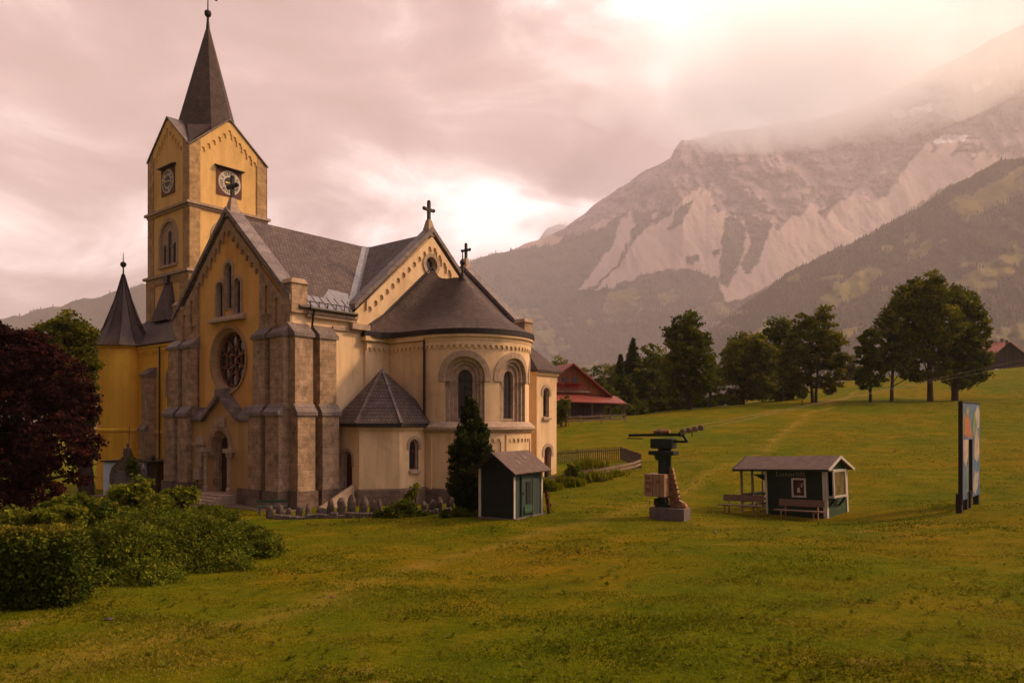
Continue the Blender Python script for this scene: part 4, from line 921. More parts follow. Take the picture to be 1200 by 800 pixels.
for x in (6.85, 8.15): 
    mb = MB().hull8([(x-.0, -10.15, -.6), (x+.2, -10.15, -.6), (x+.2, -7.76, -.6), (x, -7.76, -.6)], [(x, -10.15, .1), (x+.2, -10.15, .1), (x+.2, -7.76, 1.25), (x, -7.76, 1.25)]); part('stair_cheek', mb, 'trim', an)
# --- two storey annex beyond the apse
mb = MB(); Mb = lambda s, z, d: Vector((10.1+d, s, z)); d2 = arch(8.45, .5, 2.6, .42, 10); w2 = arch(8.25, 5.15, 6.95, .36, 10)
panel(mb, [(7.12,-.6),(9.55,-.6),(9.55,8.5),(7.12,8.5)], [d2, w2], Mb)
mb.quad((6.6,7.12,-.6),(10.1,7.12,-.6),(10.1,7.12,8.5),(6.6,7.12,8.5)); mb.quad((10.1,9.55,-.6),(6.6,9.55,-.6),(6.6,9.55,8.5),(10.1,9.55,8.5))
an2 = part('annex', mb, 'plaster')
o = win(Mb, [d2, arch(8.45, .5, 2.6, .36, 10)], [-.1, -.35], 'door_frame', 'trim', 'reddoor', 'door', bars=False, hood=(arch(8.45, 2.3, 2.6, .68, 10), arch(8.45, 2.3, 2.6, .43, 10), .05)); o.parent = an2
o = win(Mb, [w2, arch(8.25, 5.2, 6.95, .28, 10)], [-.14, -.3], 'window', 'trim', 'glass', hood=(arch(8.25, 6.7, 6.95, .6, 10), arch(8.25, 6.7, 6.95, .37, 10), .05), sill=(7.8, 8.7, 4.95, 5.17, .18)); o.parent = an2
mb = MB(); q0, q1 = 6.8, 9.85; e_ = [(6.6, q0, 8.55), (10.4, q0, 8.55), (10.4, q1, 8.55), (6.6, q1, 8.55)]; a_, b_ = (6.6, 8.1, 11.0), (8.0, 8.1, 10.9)
mb.add(e_+[a_, b_], [(0,1,5,4),(1,2,5),(2,3,4,5)]); mb.add([(x, y, 8.4) for x, y, z in e_]+e_, [(0,1,5,4),(1,2,6,5),(2,3,7,6),(0,3,2,1)]); part('roof', mb, 'roofb', an2)
mb = MB().box(6.6, 10.24, 7.0, 9.68, 8.2, 8.4); part('cornice', mb, 'plaster', an2)
# --- tower
TP0, TP1, TH = -26.1, -18.8, 3.65; TC = (TP0+TP1)/2
tw = MB()
faces = [lambda s, z, d: Vector((TC+s, -TH-d, z)), lambda s, z, d: Vector((TP1+d, s, z)), lambda s, z, d: Vector((TC-s, TH+d, z)), lambda s, z, d: Vector((TP0-d, -s, z))]
GT, GE = 31.55, 28.35
rk = lambda s: GT-(GT-GE)/TH*abs(s)
bel = arch(0, 18.6, 21.0, 1.45)
for M in faces:
    panel(tw, [(-TH, 17.6), (TH, 17.6), (TH, GE), (0, GT), (-TH, GE)], [bel], M)
    panel(tw, [(-TH-.12, -.6), (TH+.12, -.6), (TH+.12, 17.6), (-TH-.12, 17.6)], [], M, .12)
tower = part('tower', tw, 'plaster_w')
for M in faces:
    L3 = [arch(0, 18.75, 21.35, .34, 8), arch(-.88, 18.75, 20.25, .31, 8), arch(.88, 18.75, 20.25, .31, 8)]
    mb = MB(); strip(mb, bel, 0, bel, -.12, M); panel(mb, bel, L3, M, -.12)
    for l in L3: strip(mb, l, -.12, l, -.22, M)
    strip(mb, arch(0, 18.6, 21.0, 1.75), .07, bel, .07, M); strip(mb, arch(0, 18.6, 21.0, 1.75), .003, arch(0, 18.6, 21.0, 1.75), .07, M); strip(mb, bel, .07, bel, 0, M)
    for x in (-.45, .45): 
        pz = M(x, 0, -.08); mb.lathe([(.1, 18.7), (.055, 18.95), (.055, 20.1), (.11, 20.3)], (pz.x, pz.y, 0), 8)
    mb.prism([(-1.6, 18.4), (1.6, 18.4), (1.6, 18.62), (-1.6, 18.62)], M, .003, .25)
    o = part('belfry_window', mb, 'trim', tower)
    mb = MB()
    for l in L3: fill(mb, l, -.2, M)
    part('louvre', mb, 'black', tower)
    # stone strips at the corners and the stepped frieze
    mb = MB()
    for sg in (-1, 1):
        a, b = sorted((2.72*sg, (TH+.1)*sg)); mb.prism([(a, 17.7), (b, 17.7), (b, rk(b)-.02), (a, rk(a)-.02)], M, .003, .1)
    part('corner_pilaster', mb, 'tstone', tower)
    mb = MB(); frieze(mb, M, -2.7, 2.7, 0, .95, .49, .09, lambda s: rk(s)-.02); part('gable_frieze', mb, 'plaster_w', tower)
    mb = MB()
    for z0, z1, d in ((23.2, 23.4, .16), (23.4, 23.62, .34), (17.4, 17.62, .2), (17.62, 17.85, .42)): mb.prism([(-TH-d+.002, z0), (TH+d-.002, z0), (TH+d-.002, z1), (-TH-d+.002, z1)], M, .0, d)
    part('cornice', mb, 'trim', tower)
    mb = MB(); frieze(mb, lambda s, z, d: M(s, z, d+.12), -TH, TH, 17.4, .5, .4, .1)
    for sg in (-1, 1):
        a, b = sorted((2.3*sg, (TH+.2)*sg)); mb.prism([(a, -.6), (b, -.6), (b, 17.4), (a, 17.4)], M, .13, .2)
    part('corner_pilaster', mb, 'tstone', tower)
    # clock
    cz = 26.0
    mb = MB().prism([(-1.18, cz-1.18), (1.18, cz-1.18), (1.18, cz+1.18), (-1.18, cz+1.18)], M, .004, .08); ck = part('clock', mb, 'redpanel', tower)
    def cp(nm, mb2, mt): o2 = part(nm, mb2, mt, tower); o2.parent = tower; return o2
    mb = MB(); fill(mb, circ(0, cz, 1.06), .10, M); strip(mb, circ(0, cz, 1.06), .08, circ(0, cz, 1.06), .10, M); cp('clock_dial', mb, 'dial')
    mb = MB(); fill(mb, circ(0, cz, .5), .112, M)
    NUM = ['XII','I','II','III','IIII','V','VI','VII','VIII','IX','X','XI']
    for k in range(12):
        a = -k*math.pi/6+math.pi/2; t_ = NUM[k]; n_ = len(t_); rdir = Vector((math.cos(a), math.sin(a))); tdir = Vector((math.sin(a), -math.cos(a))); c0 = Vector((0, cz))
        def stroke(x0, y0, x1, y1, w=.024):
            A = c0+rdir*(.78+y0)+tdir*x0; B = c0+rdir*(.78+y1)+tdir*x1; q = (B-A).normalized(); q = Vector((-q.y, q.x))*w
            mb.prism([tuple(A+q), tuple(B+q), tuple(B-q), tuple(A-q)], M, .1, .116)
        x = -.055*(sum({'I': 1, 'V': 2, 'X': 2}[c] for c in t_)-1)
        for c in t_:
            if c == 'I': stroke(x, -.13, x, .13); x += .11
            elif c == 'V': stroke(x, .13, x+.055, -.13); stroke(x+.11, .13, x+.055, -.13, .014); x += .22
            else: stroke(x, .13, x+.11, -.13); stroke(x+.11, .13, x, -.13, .014); x += .22
    cp('clock_centre', mb, 'black')
    mb = MB()
    for ang, ln, w_ in ((R(90-97), .78, .035), (R(90-268), .5, .05)):
        d_ = Vector((math.cos(ang), math.sin(ang))); q = Vector((-d_.y, d_.x))*w_; c0 = Vector((0, cz)); B = c0+d_*ln; A = c0-d_*.14
        mb.prism([tuple(A+q*.6), tuple(c0+d_*ln*.7+q), tuple(B), tuple(c0+d_*ln*.7-q), tuple(A-q*.6)], M, .12, .14)
    cp('clock_hand', mb, 'gold')
    mb = MB(); mb.hull8([M(-1.35, cz+1.2, .004), M(1.35, cz+1.2, .004), M(1.35, cz+1.2, .42), M(-1.35, cz+1.2, .42)], [M(-1.35, cz+1.42, .004), M(1.35, cz+1.42, .004), M(1.35, cz+1.26, .42), M(-1.35, cz+1.26, .42)]); cp('clock_hood', mb, 'darkmetal')
# cross gable roofs and the broach spire
mb = MB(); eo = TH+.2; ht = GT+.16; hc = GE+.12
for M2 in ((1,0),(0,1),(-1,0),(0,-1)):
    for sg in (-1, 1):
        pk = Vector((TC+M2[0]*eo, M2[1]*eo, ht)); sd = Vector((-M2[1], M2[0], 0))*sg; co = Vector((TC+M2[0]*eo, M2[1]*eo, hc))+sd*(TH+.14); ce = Vector((TC, 0, ht)); ci = Vector((TC+M2[0]*TH, M2[1]*TH, hc+.02))+sd*TH
        t3 = Vector((0, 0, -.14)); mb.add([pk, co, ci, ce, pk+t3, co+t3, ci+t3, ce+t3], [(0,1,2,3),(7,6,5,4),(0,4,5,1),(1,5,6,2),(3,7,4,0)])
part('gable_roof', mb, 'coping', tower)
SA = 41.6; zk = 31.2; apo = 2.5; hs = apo*math.tan(math.pi/8); r8 = apo/math.cos(math.pi/8)
mb = MB(); ap8 = (TC, 0, SA); k8 = [(TC+r8*math.cos(R(22.5+45*k)), r8*math.sin(R(22.5+45*k)), zk) for k in range(8)]
lowf = 1.22; l8 = [(TC+(x-TC)*lowf, y*lowf, zk-2.3) for x, y, z in k8]
mb.add([ap8]+k8+l8, [(0, 1+k, 1+(k+1) % 8) for k in range(8)]+[(1+k, 9+k, 9+(k+1) % 8, 1+(k+1) % 8) for k in range(8)])
for k in range(4):
    i = 2*k; a, b = k8[(i) % 8], k8[(i+1) % 8]   # diagonal face between 22.5 and 67.5 degrees
    cx_, cy_ = math.copysign(TH+.02, math.cos(R(45+90*k))), math.copysign(TH+.02, math.sin(R(45+90*k)))
    cor = (TC+cx_, cy_, GE+.25)
    mb.add([a, b, cor, ((a[0]+b[0])/2, (a[1]+b[1])/2, zk-2.)], [(0, 2, 1), (0, 3, 2), (1, 2, 3)])
part('spire', mb, mat_block('spire_shingles', (.115,.075,.062), (.085,.056,.05), (.035,.024,.022), .22, .18, .02, .8, var=.4, bstr=.6), tower)
mb = MB().lathe([(.22, 40.4), (.12, 41.6), (.10, 41.9), (.12, 42.0), (.27, 42.15), (.32, 42.35), (.27, 42.55), (.06, 42.66), (.045, 44.6), (.0, 44.6)], (TC, 0, 0), 14)
mb.bar((TC-.1, -.5, 44.1), (TC+.3, .9, 44.1), .05, .05); mb.ball((TC+.25, .65, 43.85), .16, 6); part('weathervane', mb, 'iron', tower)
# steep little roof leaning on the tower
mb = MB(); mb.add([(-22.6, -3.8, 17.3), (-21.6, -3.8, 17.3), (-20.6, -4.7, 13.6), (-23.6, -4.7, 13.6), (-20.6, -3.7, 13.6), (-23.6, -3.7, 13.6), (-22.6, -3.7, 17.3), (-21.6, -3.7, 17.3)], [(0,1,2,3),(1,4,2),(0,3,5),(0,6,7,1)])
part('stair_roof', mb, 'roof', tower); mb = MB().box(-22.45, -21.75, -4.15, -3.75, 16.9, 17.6); part('chimney', mb, 'darkmetal', tower)
# --- round stair turret
tx, ty = -23.6, -7.0
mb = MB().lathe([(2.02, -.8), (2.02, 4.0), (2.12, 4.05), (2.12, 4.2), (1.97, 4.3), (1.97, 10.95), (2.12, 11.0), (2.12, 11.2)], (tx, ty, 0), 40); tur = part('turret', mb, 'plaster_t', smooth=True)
mb = MB().lathe([(2.5, 11.2), (2.42, 11.3), (2.0, 11.95), (1.55, 12.8), (1.1, 13.95), (.68, 15.2), (.35, 16.4), (.1, 17.4), (.05, 17.6)], (tx, ty, 0), 12); mb.lathe([(2.5, 11.2), (1.9, 11.17)], (tx, ty, 0), 12)
tr = part('roof', mb, mat_noise('turret_sheet_roof', (.11,.075,.065), (.05,.034,.033), 1.3, .5, .2, 18, metal=.3, streak=True), tur)
mb = MB()
for k in range(12):
    a = 2*math.pi*k/12; pr = [(2.45, 11.3), (1.55, 12.85), (.68, 15.25), (.1, 17.45)]; mb.tube([(tx+r_*math.cos(a), ty+r_*math.sin(a), z_) for r_, z_ in pr], .03, 4)
part('roof_seam', mb, 'darkmetal', tr)
mb = MB().lathe([(.07, 17.4), (.05, 18.0), (.2, 18.15), (.26, 18.3), (.2, 18.45), (.04, 18.55), (.02, 19.3)], (tx, ty, 0), 12); part('finial', mb, 'iron', tur)
for zz, hh in ((7.2, 9.3), (1.9, 2.9)):
    a0 = R(-130); Mt = lambda s, z, d: Vector((tx+(1.97+d)*math.cos(a0+s/2), ty+(1.97+d)*math.sin(a0+s/2), z)); mb = MB(); A_ = arch(0, zz, hh-.25, .25, 8); B_ = arch(0, zz+.08, hh-.25, .17, 8)
    strip(mb, A_, .0, A_, .05, Mt); strip(mb, A_, .05, B_, .05, Mt); strip(mb, B_, .05, B_, .01, Mt); o = part('window', mb, 'plaster_y', tur); g_ = MB(); fill(g_, B_, .02, Mt); part('pane', g_, 'glass', tur)

split_parts({'corner_pilaster', 'weathering', 'cornice', 'portal_column', 'plinth', 'valley_flashing', 'eave_sheet', 'wall', 'coping', 'louvre', 'gutter', 'arched_frieze', 'portal_gable', 'window', 'belfry_window', 'niche'})
# ------------------------------------------------------------------ trees, shrubs, hedge
def leaf_cards(C, size, g, elong=1.5, up=None):
    n = len(C); a = g.normal(size=(n, 3)); a /= np.linalg.norm(a, axis=1)[:, None]
    if up is not None: a = a*(1-up[1])+np.array(up[0])*up[1]; a /= np.linalg.norm(a, axis=1)[:, None]
    b = np.cross(a, g.normal(size=(n, 3))); b /= np.linalg.norm(b, axis=1)[:, None]
    s = (size*(.6+.8*g.random(n)))[:, None] if np.isscalar(size) else size[:, None]
    fold = np.cross(a, b)*s*.18
    return np.stack([C-a*s*elong*.5, C+b*s*.5+fold, C+a*s*elong*.5, C-b*s*.5+fold], 1).reshape(-1, 3)
def crown_pts(lobes, n, g, shell=.45, clump=.16, gap=.0):
    """lobes (x,y,z,rx,ry,rz); leaves gather in clumps near each lobe's surface"""
    L = np.array(lobes, float); vol = (L[:, 3]*L[:, 4]*L[:, 5])**(2/3); k = g.choice(len(L), n//28+1, p=vol/vol.sum())
    d = g.normal(size=(len(k), 3)); d /= np.linalg.norm(d, axis=1)[:, None]; r = shell+(1.02-shell)*g.random(len(k))**.55
    r *= 1+.16*np.sin(d[:, 0]*5+k)*np.sin(d[:, 2]*6+k*2)
    cc = L[k, :3]+d*r[:, None]*L[k, 3:]
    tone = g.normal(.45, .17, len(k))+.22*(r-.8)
    idx = np.repeat(np.arange(len(k)), 28)[:n]; cs = clump*np.mean(L[:, 3:])*(.6+.8*g.random(len(k)))
    off = g.normal(size=(n, 3))*cs[idx][:, None]*np.array([1, 1, .6])
    return cc[idx]+off, np.clip(tone[idx]+g.normal(0, .13, n), 0, 1)
def limb(mb, p0, p1, r0, r1, g, seg=5, wob=.06):
    p0, p1 = Vector(p0), Vector(p1); L = (p1-p0).length; pts = []; rr = []
    for i in range(seg+1):
        t = i/seg; q = p0.lerp(p1, t)+Vector(g.normal(size=3))*wob*L*math.sin(math.pi*t)*.5; q.z += L*.05*math.sin(math.pi*t); pts.append(q); rr.append(r0+(r1-r0)*t)
    mb.tube(pts, rr, 7)
def tree(name, label, cat, base, lobes, n, leaf, mat, seed, tr=.3, stems=1, group=None, bark='bark', shell=.45, clump=.16, elong=1.4, crownbase=.3, lean=0):
    """base (x,y); lobes in world space"""
    g = np.random.default_rng(seed); x, y = base; z = G(x, y)-.1; root = empty(name, (x, y, z), 0, label, cat, group)
    L = np.array(lobes, float).copy(); L[:, 0] -= x; L[:, 1] -= y; L[:, 2] -= z
    C, t = crown_pts(L, n, g, shell, clump); ok = C[:, 2] > .25; C, t = C[ok], t[ok]
    V = leaf_cards(C, leaf, g, elong)
    top = L[:, 2].max(); cen = Vector(np.average(L[:, :3], axis=0, weights=L[:, 3]**2))
    mb = MB()
    for s in range(stems):
        ox = (s-(stems-1)/2)*tr*2.6; f = Vector((cen.x*.7+ox*2.2+lean, cen.y*.7, top*.72))
        pts = [Vector((ox, 0, -.2)), Vector((ox*.95, 0, .12*tr)), Vector((ox*1.05, 0, top*.12)), Vector((ox*1.5+f.x*.25, f.y*.2, top*.3)), Vector((f.x*.7, f.y*.7, top*.52)), f]
        mb.tube(pts, [tr*1.5, tr*1.15, tr, tr*.82, tr*.5, tr*.15], 10)
        order = list(range(len(L))); g.shuffle(order)
        for i in order[:14]:
            p = Vector(L[i, :3]); h = min(max(p.z*.55, top*.16), top*.6); tt = h/(top*.72); st = Vector((ox*1.1+f.x*tt*.7, f.y*tt*.7, h))
            if i % stems == s or stems == 1: limb(mb, st, p+Vector((0, 0, L[i, 5]*.2)), tr*.38, tr*.07, g)
    link('trunk', None, None) if False else None
    obj('trunk', mb, MT[bark], root, smooth=True)
    me = np_mesh('crown', V, np.arange(len(V)).reshape(-1, 4), t); link('crown', me, MT[mat], root)
    return root
MT['leaf'] = mat_leaf('maple_leaves', [(0.0319,0.0479,0.0039),(0.0678,0.0877,0.0060),(0.1196,0.1356,0.0088),(0.2092,0.1994,0.0143)], .4)
MT['leaf_light'] = mat_leaf('ash_leaves', [(0.0520,0.0652,0.0055),(0.1041,0.1150,0.0088),(0.1700,0.1630,0.0132),(0.2601,0.2206,0.0193)], .42)
MT['leaf_red'] = mat_leaf('copper_leaves', [(0.0102,0.0040,0.0039),(0.0230,0.0069,0.0065),(0.0485,0.0129,0.0103),(0.1085,0.0297,0.0207)], .3)
MT['needle'] = mat_leaf('conifer_needles', [(0.0133,0.0200,0.0033),(0.0300,0.0400,0.0055),(0.0567,0.0700,0.0083),(0.0918,0.1034,0.0110)], .12)
MT['leaf_shrub'] = mat_leaf('shrub_leaves', [(0.0394,0.0609,0.0044),(0.0807,0.1056,0.0072),(0.1342,0.1584,0.0105),(0.2238,0.1725,0.0165)], .28, .8)
MT['leaf_lime'] = mat_leaf('lime_leaves', [(0.0696,0.0887,0.0066),(0.1253,0.1479,0.0099),(0.2088,0.2218,0.0165),(0.3202,0.2958,0.0275)], .35, .8)
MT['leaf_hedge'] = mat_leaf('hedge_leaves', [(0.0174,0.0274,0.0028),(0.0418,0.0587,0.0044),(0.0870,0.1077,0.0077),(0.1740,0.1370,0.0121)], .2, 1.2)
def PL(Y, *lobes):     # picture-space ellipses placed at depth Y with real depth
    out = []
    for l in lobes:
        px, py, rx, ry = l[:4]; dy = l[4] if len(l) > 4 else 0; c = at(px, py, Y+dy); k = (Y+dy)/F
        out.append((c.x, c.y, c.z, rx*k, (rx+ry)/2*k, ry*k))
    return out
def px2x(px, Y): return (px-600)/F*Y
# group of tall maples on the meadow, right
gm = 'maples standing in a row on the meadow'
tree('maple_tree', 'tallest broad maple in the right group, single thick trunk', 'tree', (px2x(1090, 103), 103), PL(103, (1090,345,20,24),(1068,352,20,22),(1108,350,18,22),(1080,375,26,24),(1105,378,22,24,-2),(1060,382,17,20),(1090,402,26,20,2),(1072,415,18,16),(1100,418,15,13),(1092,330,12,11),(1074,336,10,9),(1055,360,11,14),(1075,438,12,10),(1106,440,12,8)), 17000, .30, 'leaf_light', 11, .36, group=gm)
tree('maple_tree', 'wide dark maple at the right end of the tall group', 'tree', (px2x(1119, 104), 104), PL(105, (1130,360,17,20),(1140,380,18,20),(1146,402,16,18),(1124,392,22,22),(1130,418,22,18),(1150,424,11,14),(1112,425,14,14),(1118,350,12,14),(1146,440,12,8),(1105,436,8,8),(1126,446,20,9)), 14500, .30, 'leaf', 12, .42, group=gm)
tree('maple_tree', 'slender maple third from the right with a bare lower trunk', 'tree', (px2x(1045, 102), 102), PL(103, (1046,370,11,11),(1040,385,16,15),(1058,398,16,16),(1045,412,18,14),(1036,428,11,10),(1062,430,14,12),(1052,362,8,8),(1074,440,10,7)), 8500, .27, 'leaf_light', 13, .22, group=gm)
tree('maple_tree', 'smallest dark maple at the left end of the right group', 'tree', (px2x(1020, 101), 101), PL(101, (1020,398,11,12),(1016,415,13,14),(1024,430,12,12),(1012,440,9,8),(1030,446,9,6),(1012,450,8,5)), 6500, .26, 'leaf', 14, .2, group=gm)
tree('ash_tree', 'loose two stemmed tree alone between the two groups', 'tree', (px2x(954, 106), 106), PL(106, (966,368,9,11),(940,376,11,12),(958,385,17,16),(938,400,18,18),(972,402,17,18),(955,420,22,18),(935,432,15,14),(976,436,13,13),(924,418,9,12),(984,420,7,10),(966,448,10,7),(944,451,16,8),(974,452,12,8),(928,444,12,8)), 15000, .28, 'leaf_light', 15, .2, stems=2)
tree('maple_tree', 'dark round tree directly behind the two stemmed one', 'tree', (px2x(915, 122), 122), PL(122, (912,385,14,14),(905,402,16,18),(925,400,15,18),(912,425,20,18),(900,440,12,12),(930,442,12,12),(914,453,20,9)), 8000, .34, 'leaf', 16, .4)
tree('maple_tree', 'broad low tree with a pale sunlit crown left of the two stemmed one', 'tree', (px2x(870, 110), 110), PL(110, (882,405,16,13),(866,412,17,14),(896,420,17,16),(862,432,19,17),(884,438,20,18),(900,448,13,12),(850,440,10,14),(872,455,16,10),(888,400,10,9),(864,463,16,7),(890,462,15,8)), 13000, .29, 'leaf_light', 17, .35)
tree('maple_tree', 'small dark crown peeking above the broad low tree', 'tree', (px2x(868, 124), 124), PL(124, (868,402,12,11),(860,418,14,14),(872,430,16,20)), 2600, .34, 'leaf', 18, .3)
tree('maple_tree', 'tall dark oval maple standing alone left of the broad tree', 'tree', (px2x(808, 104), 104), PL(104, (805,380,15,13),(798,396,20,17),(816,400,18,17),(806,418,26,18),(792,432,16,15),(820,434,16,16),(806,448,24,11),(826,446,12,9),(812,372,8,7),(800,458,20,8),(817,462,12,6)), 16500, .29, 'leaf', 19, .34)
tree('young_tree', 'small bushy tree tucked against the tall oval maple', 'tree', (px2x(832, 107), 107), PL(107, (834,436,10,12),(828,452,12,10),(840,452,9,9),(836,424,6,8)), 3800, .24, 'leaf_shrub', 20, .22)
tree('young_tree', 'tiny tree under the left side of the two stemmed tree', 'tree', (px2x(940, 100), 100), PL(100, (940,458,6,4),(940,463,5,4)), 500, .2, 'leaf', 21, .06)
tree('maple_tree', 'pale far tree between the two groups', 'tree', (px2x(996, 175), 175), PL(175, (992,424,11,10),(1000,434,11,10),(990,438,10,9)), 2500, .5, 'leaf_light', 22, .3)
bw = 'trees of the dark copse between barn and meadow'
k = 0
for px, py0, rx, Y, mt, lb in ((765,400,22,120,'leaf','large rounded dark tree beside the tall oval maple'),(782,412,18,126,'leaf','dark tree filling the gap before the oval maple'),(715,424,17,140,'leaf_light','olive tree with a yellowish top behind the barn'),
                           (700,430,14,136,'leaf','low dark tree rising just over the porch roof'),(686,432,12,150,'leaf_light','pale rounded tree right above the barn roof slope'),(748,432,16,118,'leaf','squat dark tree in front of the conifers'),(730,440,16,114,'leaf','lowest bushy tree at the edge of the copse'),
                           (655,418,14,150,'leaf_light','rounded tree left behind the barn roof'),(712,452,14,112,'leaf_shrub','bush beside the porch end of the barn')):
    k += 1; by = 486
    ry = (by-py0)/2
    tree('copse_tree', lb, 'tree', (px2x(px, Y), Y), PL(Y, (px,py0+ry*.4,rx*.6,ry*.4),(px-rx*.3,py0+ry*.8,rx*.7,ry*.45),(px+rx*.35,py0+ry*.9,rx*.65,ry*.5),(px,py0+ry*1.3,rx*.95,ry*.5),(px-rx*.4,py0+ry*1.5,rx*.6,ry*.4)), 4200, .33, mt, 40+k, .3, group=bw)
for i_, (px, Y, w_, h_) in enumerate(((695,112,20,10),(735,112,24,12),(775,118,24,11),(848,124,18,10),(905,126,26,9),(930,124,14,8),(790,110,20,12),(822,112,16,9),(712,106,16,8))):
    zt = min(HOR-G(px2x(px, Y), Y)*F/Y, float(np.interp(px, [695,712,735,775,790,822,848,905,930], [488,487,486,483,481,477,474,466,463])))
    tree('thicket', ['dark thicket under the left end of the copse','dark thicket below the pointed spruces','dark thicket right of the pointed spruces','low thicket between oval maple and broad low tree','low thicket under the broad low tree','low thicket left of the two stemmed tree','dark thicket behind the tall oval maple trunk','low thicket right of the tall oval maple trunk','low thicket beside the barn paddock'][i_], 'thicket', (px2x(px, Y), Y), PL(Y, (px,zt-h_*.5,w_,h_*.7),(px-w_*.6,zt-h_*.4,w_*.5,h_*.5),(px+w_*.6,zt-h_*.45,w_*.5,h_*.6)), 3000, .33, 'leaf', 140+i_, .08, group='undergrowth along the meadow crest')
def conifer(name, label, base, h, r, n, leaf, seed, mat='needle', narrow=.0, group=None, ragged=.25, z0=.06, cat='tree', layers=None):
    g = np.random.default_rng(seed); x, y = base; z = G(x, y)-.05; root = empty(name, (x, y, z), 0, label, cat, group)
    mb = MB().tube([(0, 0, -.1), (0, 0, h*.3), (0, 0, h*.98)], [h*.022+.03, h*.015+.02, .01], 7)
    nl = layers or int(h*2.2); per = n//(nl*9)+1; C = []; T = []; D = []
    for i in range(nl):
        t = i/(nl-1); hh = h*(z0+(1-z0)*t); rr = r*((1-t)**.8*(1-narrow)+narrow*math.sin(math.pi*min(1, (t+.22)*.8))) 
        for b in range(9):
            a = g.random()*6.283; L = rr*(1-ragged+2*ragged*g.random())+.05; m_ = max(4, int(per*(.4+1.4*(1-t))))
            s = g.random(m_)**.6; px_ = np.cos(a)*s*L; py_ = np.sin(a)*s*L; pz_ = hh-L*.28*s+L*.22*s**3+g.normal(0, .04*L+.03, m_)
            sp = g.normal(0, .13, (m_, 2))*L*.9
            C.append(np.stack([px_+sp[:, 0], py_+sp[:, 1], pz_], 1)); T.append(np.clip(.25+.4*s+g.normal(0, .14, m_), 0, 1)); 
        mb.tube([(0, 0, hh), (math.cos(a)*L*.8, math.sin(a)*L*.8, hh-L*.15)], [.02*h**.5*.6, .01], 4)
    C = np.concatenate(C); T = np.concatenate(T); C = C[C[:, 2] > .05] if True else C; T = T[:len(C)]
    V = leaf_cards(C, leaf, g, 2.2); obj('trunk', mb, MT['bark'], root); link('crown', np_mesh('crown', V, np.arange(len(V)).reshape(-1, 4), T), MT[mat], root); return root
conifer('spruce_tree', 'pointed dark spruce in the middle of the copse', (px2x(742, 122), 122), 12.5, 3.0, 5200, .36, 61)
conifer('spruce_tree', 'spruce with the sharpest tip standing tallest in the copse', (px2x(727, 126), 126), 10.5, 2.4, 4500, .36, 62)
conifer('spruce_tree', 'small spruce just behind the ridge of the red barn', (px2x(664, 140), 140), 9.8, 2.4, 3200, .38, 63)
conifer('spruce_tree', 'second small spruce at the left edge of the barn roof', (px2x(654, 138), 138), 8.6, 2.2, 3200, .38, 64)
# columnar cypress like conifer beside the shed
g = np.random.default_rng(70); Yc = 34.6; xb = px2x(551, Yc)
root = empty('conifer', (xb, Yc, G(xb, Yc)-.05), 0, 'dark ragged upright conifer growing beside the small green shed', 'tree')
prof = [(0, .30), (.4, .75), (1.2, 1.0), (2.3, 1.02), (3.2, .95), (3.9, .70), (4.6, .42), (5.3, .16), (5.6, .03)]
C = []; D = []; T = []
for i in range(230):
    h = 5.35*g.random()**.85; rr = np.interp(h, *zip(*prof))*(.72+.42*g.random()); a = g.random()*6.283
    st = np.array([0, 0, max(0, h-.5)]); en = np.array([math.cos(a)*rr, math.sin(a)*rr, h+.25*g.random()]); m_ = 150
    s = g.random(m_)**.5; C.append(st+(en-st)*s[:, None]+g.normal(0, .085, (m_, 3))*(1-.35*s[:, None])); T.append(np.clip(.15+.5*s**3*g.random()+g.normal(.05, .12, m_), 0, 1))
C = np.concatenate(C); T = np.concatenate(T); V = leaf_cards(C, .075, g, 2.4, ((0, 0, 1), .35))
obj('trunk', MB().tube([(0,0,-.1),(0,0,2.5),(0,0,5.2)], [.14,.09,.02], 8), MT['bark'], root); link('crown', np_mesh('crown', V, np.arange(len(V)).reshape(-1, 4), T), MT['needle'], root)
# copper beech and the green maple at the left
tree('copper_beech', 'dark red leaved copper beech at the left edge', 'tree', (px2x(28, 34), 34), PL(33, (-14,392,26,18),(30,400,20,14),(5,425,50,38),(50,445,42,38),(-50,440,60,60),(80,470,28,28),(20,490,60,45),(70,520,36,30,-2),(5,545,52,34,-1),(95,505,18,18),(100,535,14,12,-2),(-40,520,60,50),(40,575,30,20,-1),(0,590,32,18,-2),(-10,400,30,18),(30,412,22,16),(62,418,14,10),(100,462,12,10),(112,520,9,10),(108,480,8,7),(18,398,12,9),(92,560,12,8,-2),(48,600,14,8,-3)), 95000, .10, 'leaf_red', 81, .42, clump=.10, shell=.6)
tree('maple_tree', 'green maple with a stout trunk beside the turret', 'tree', (px2x(101, 54), 54), PL(56, (80,378,15,13),(62,392,18,14),(95,392,15,15),(75,410,30,20),(100,425,14,22),(60,430,22,18),(95,455,16,22),(70,460,26,18),(100,485,12,16),(48,410,10,12),(78,490,24,14)), 26000, .17, 'leaf_light', 82, .5)
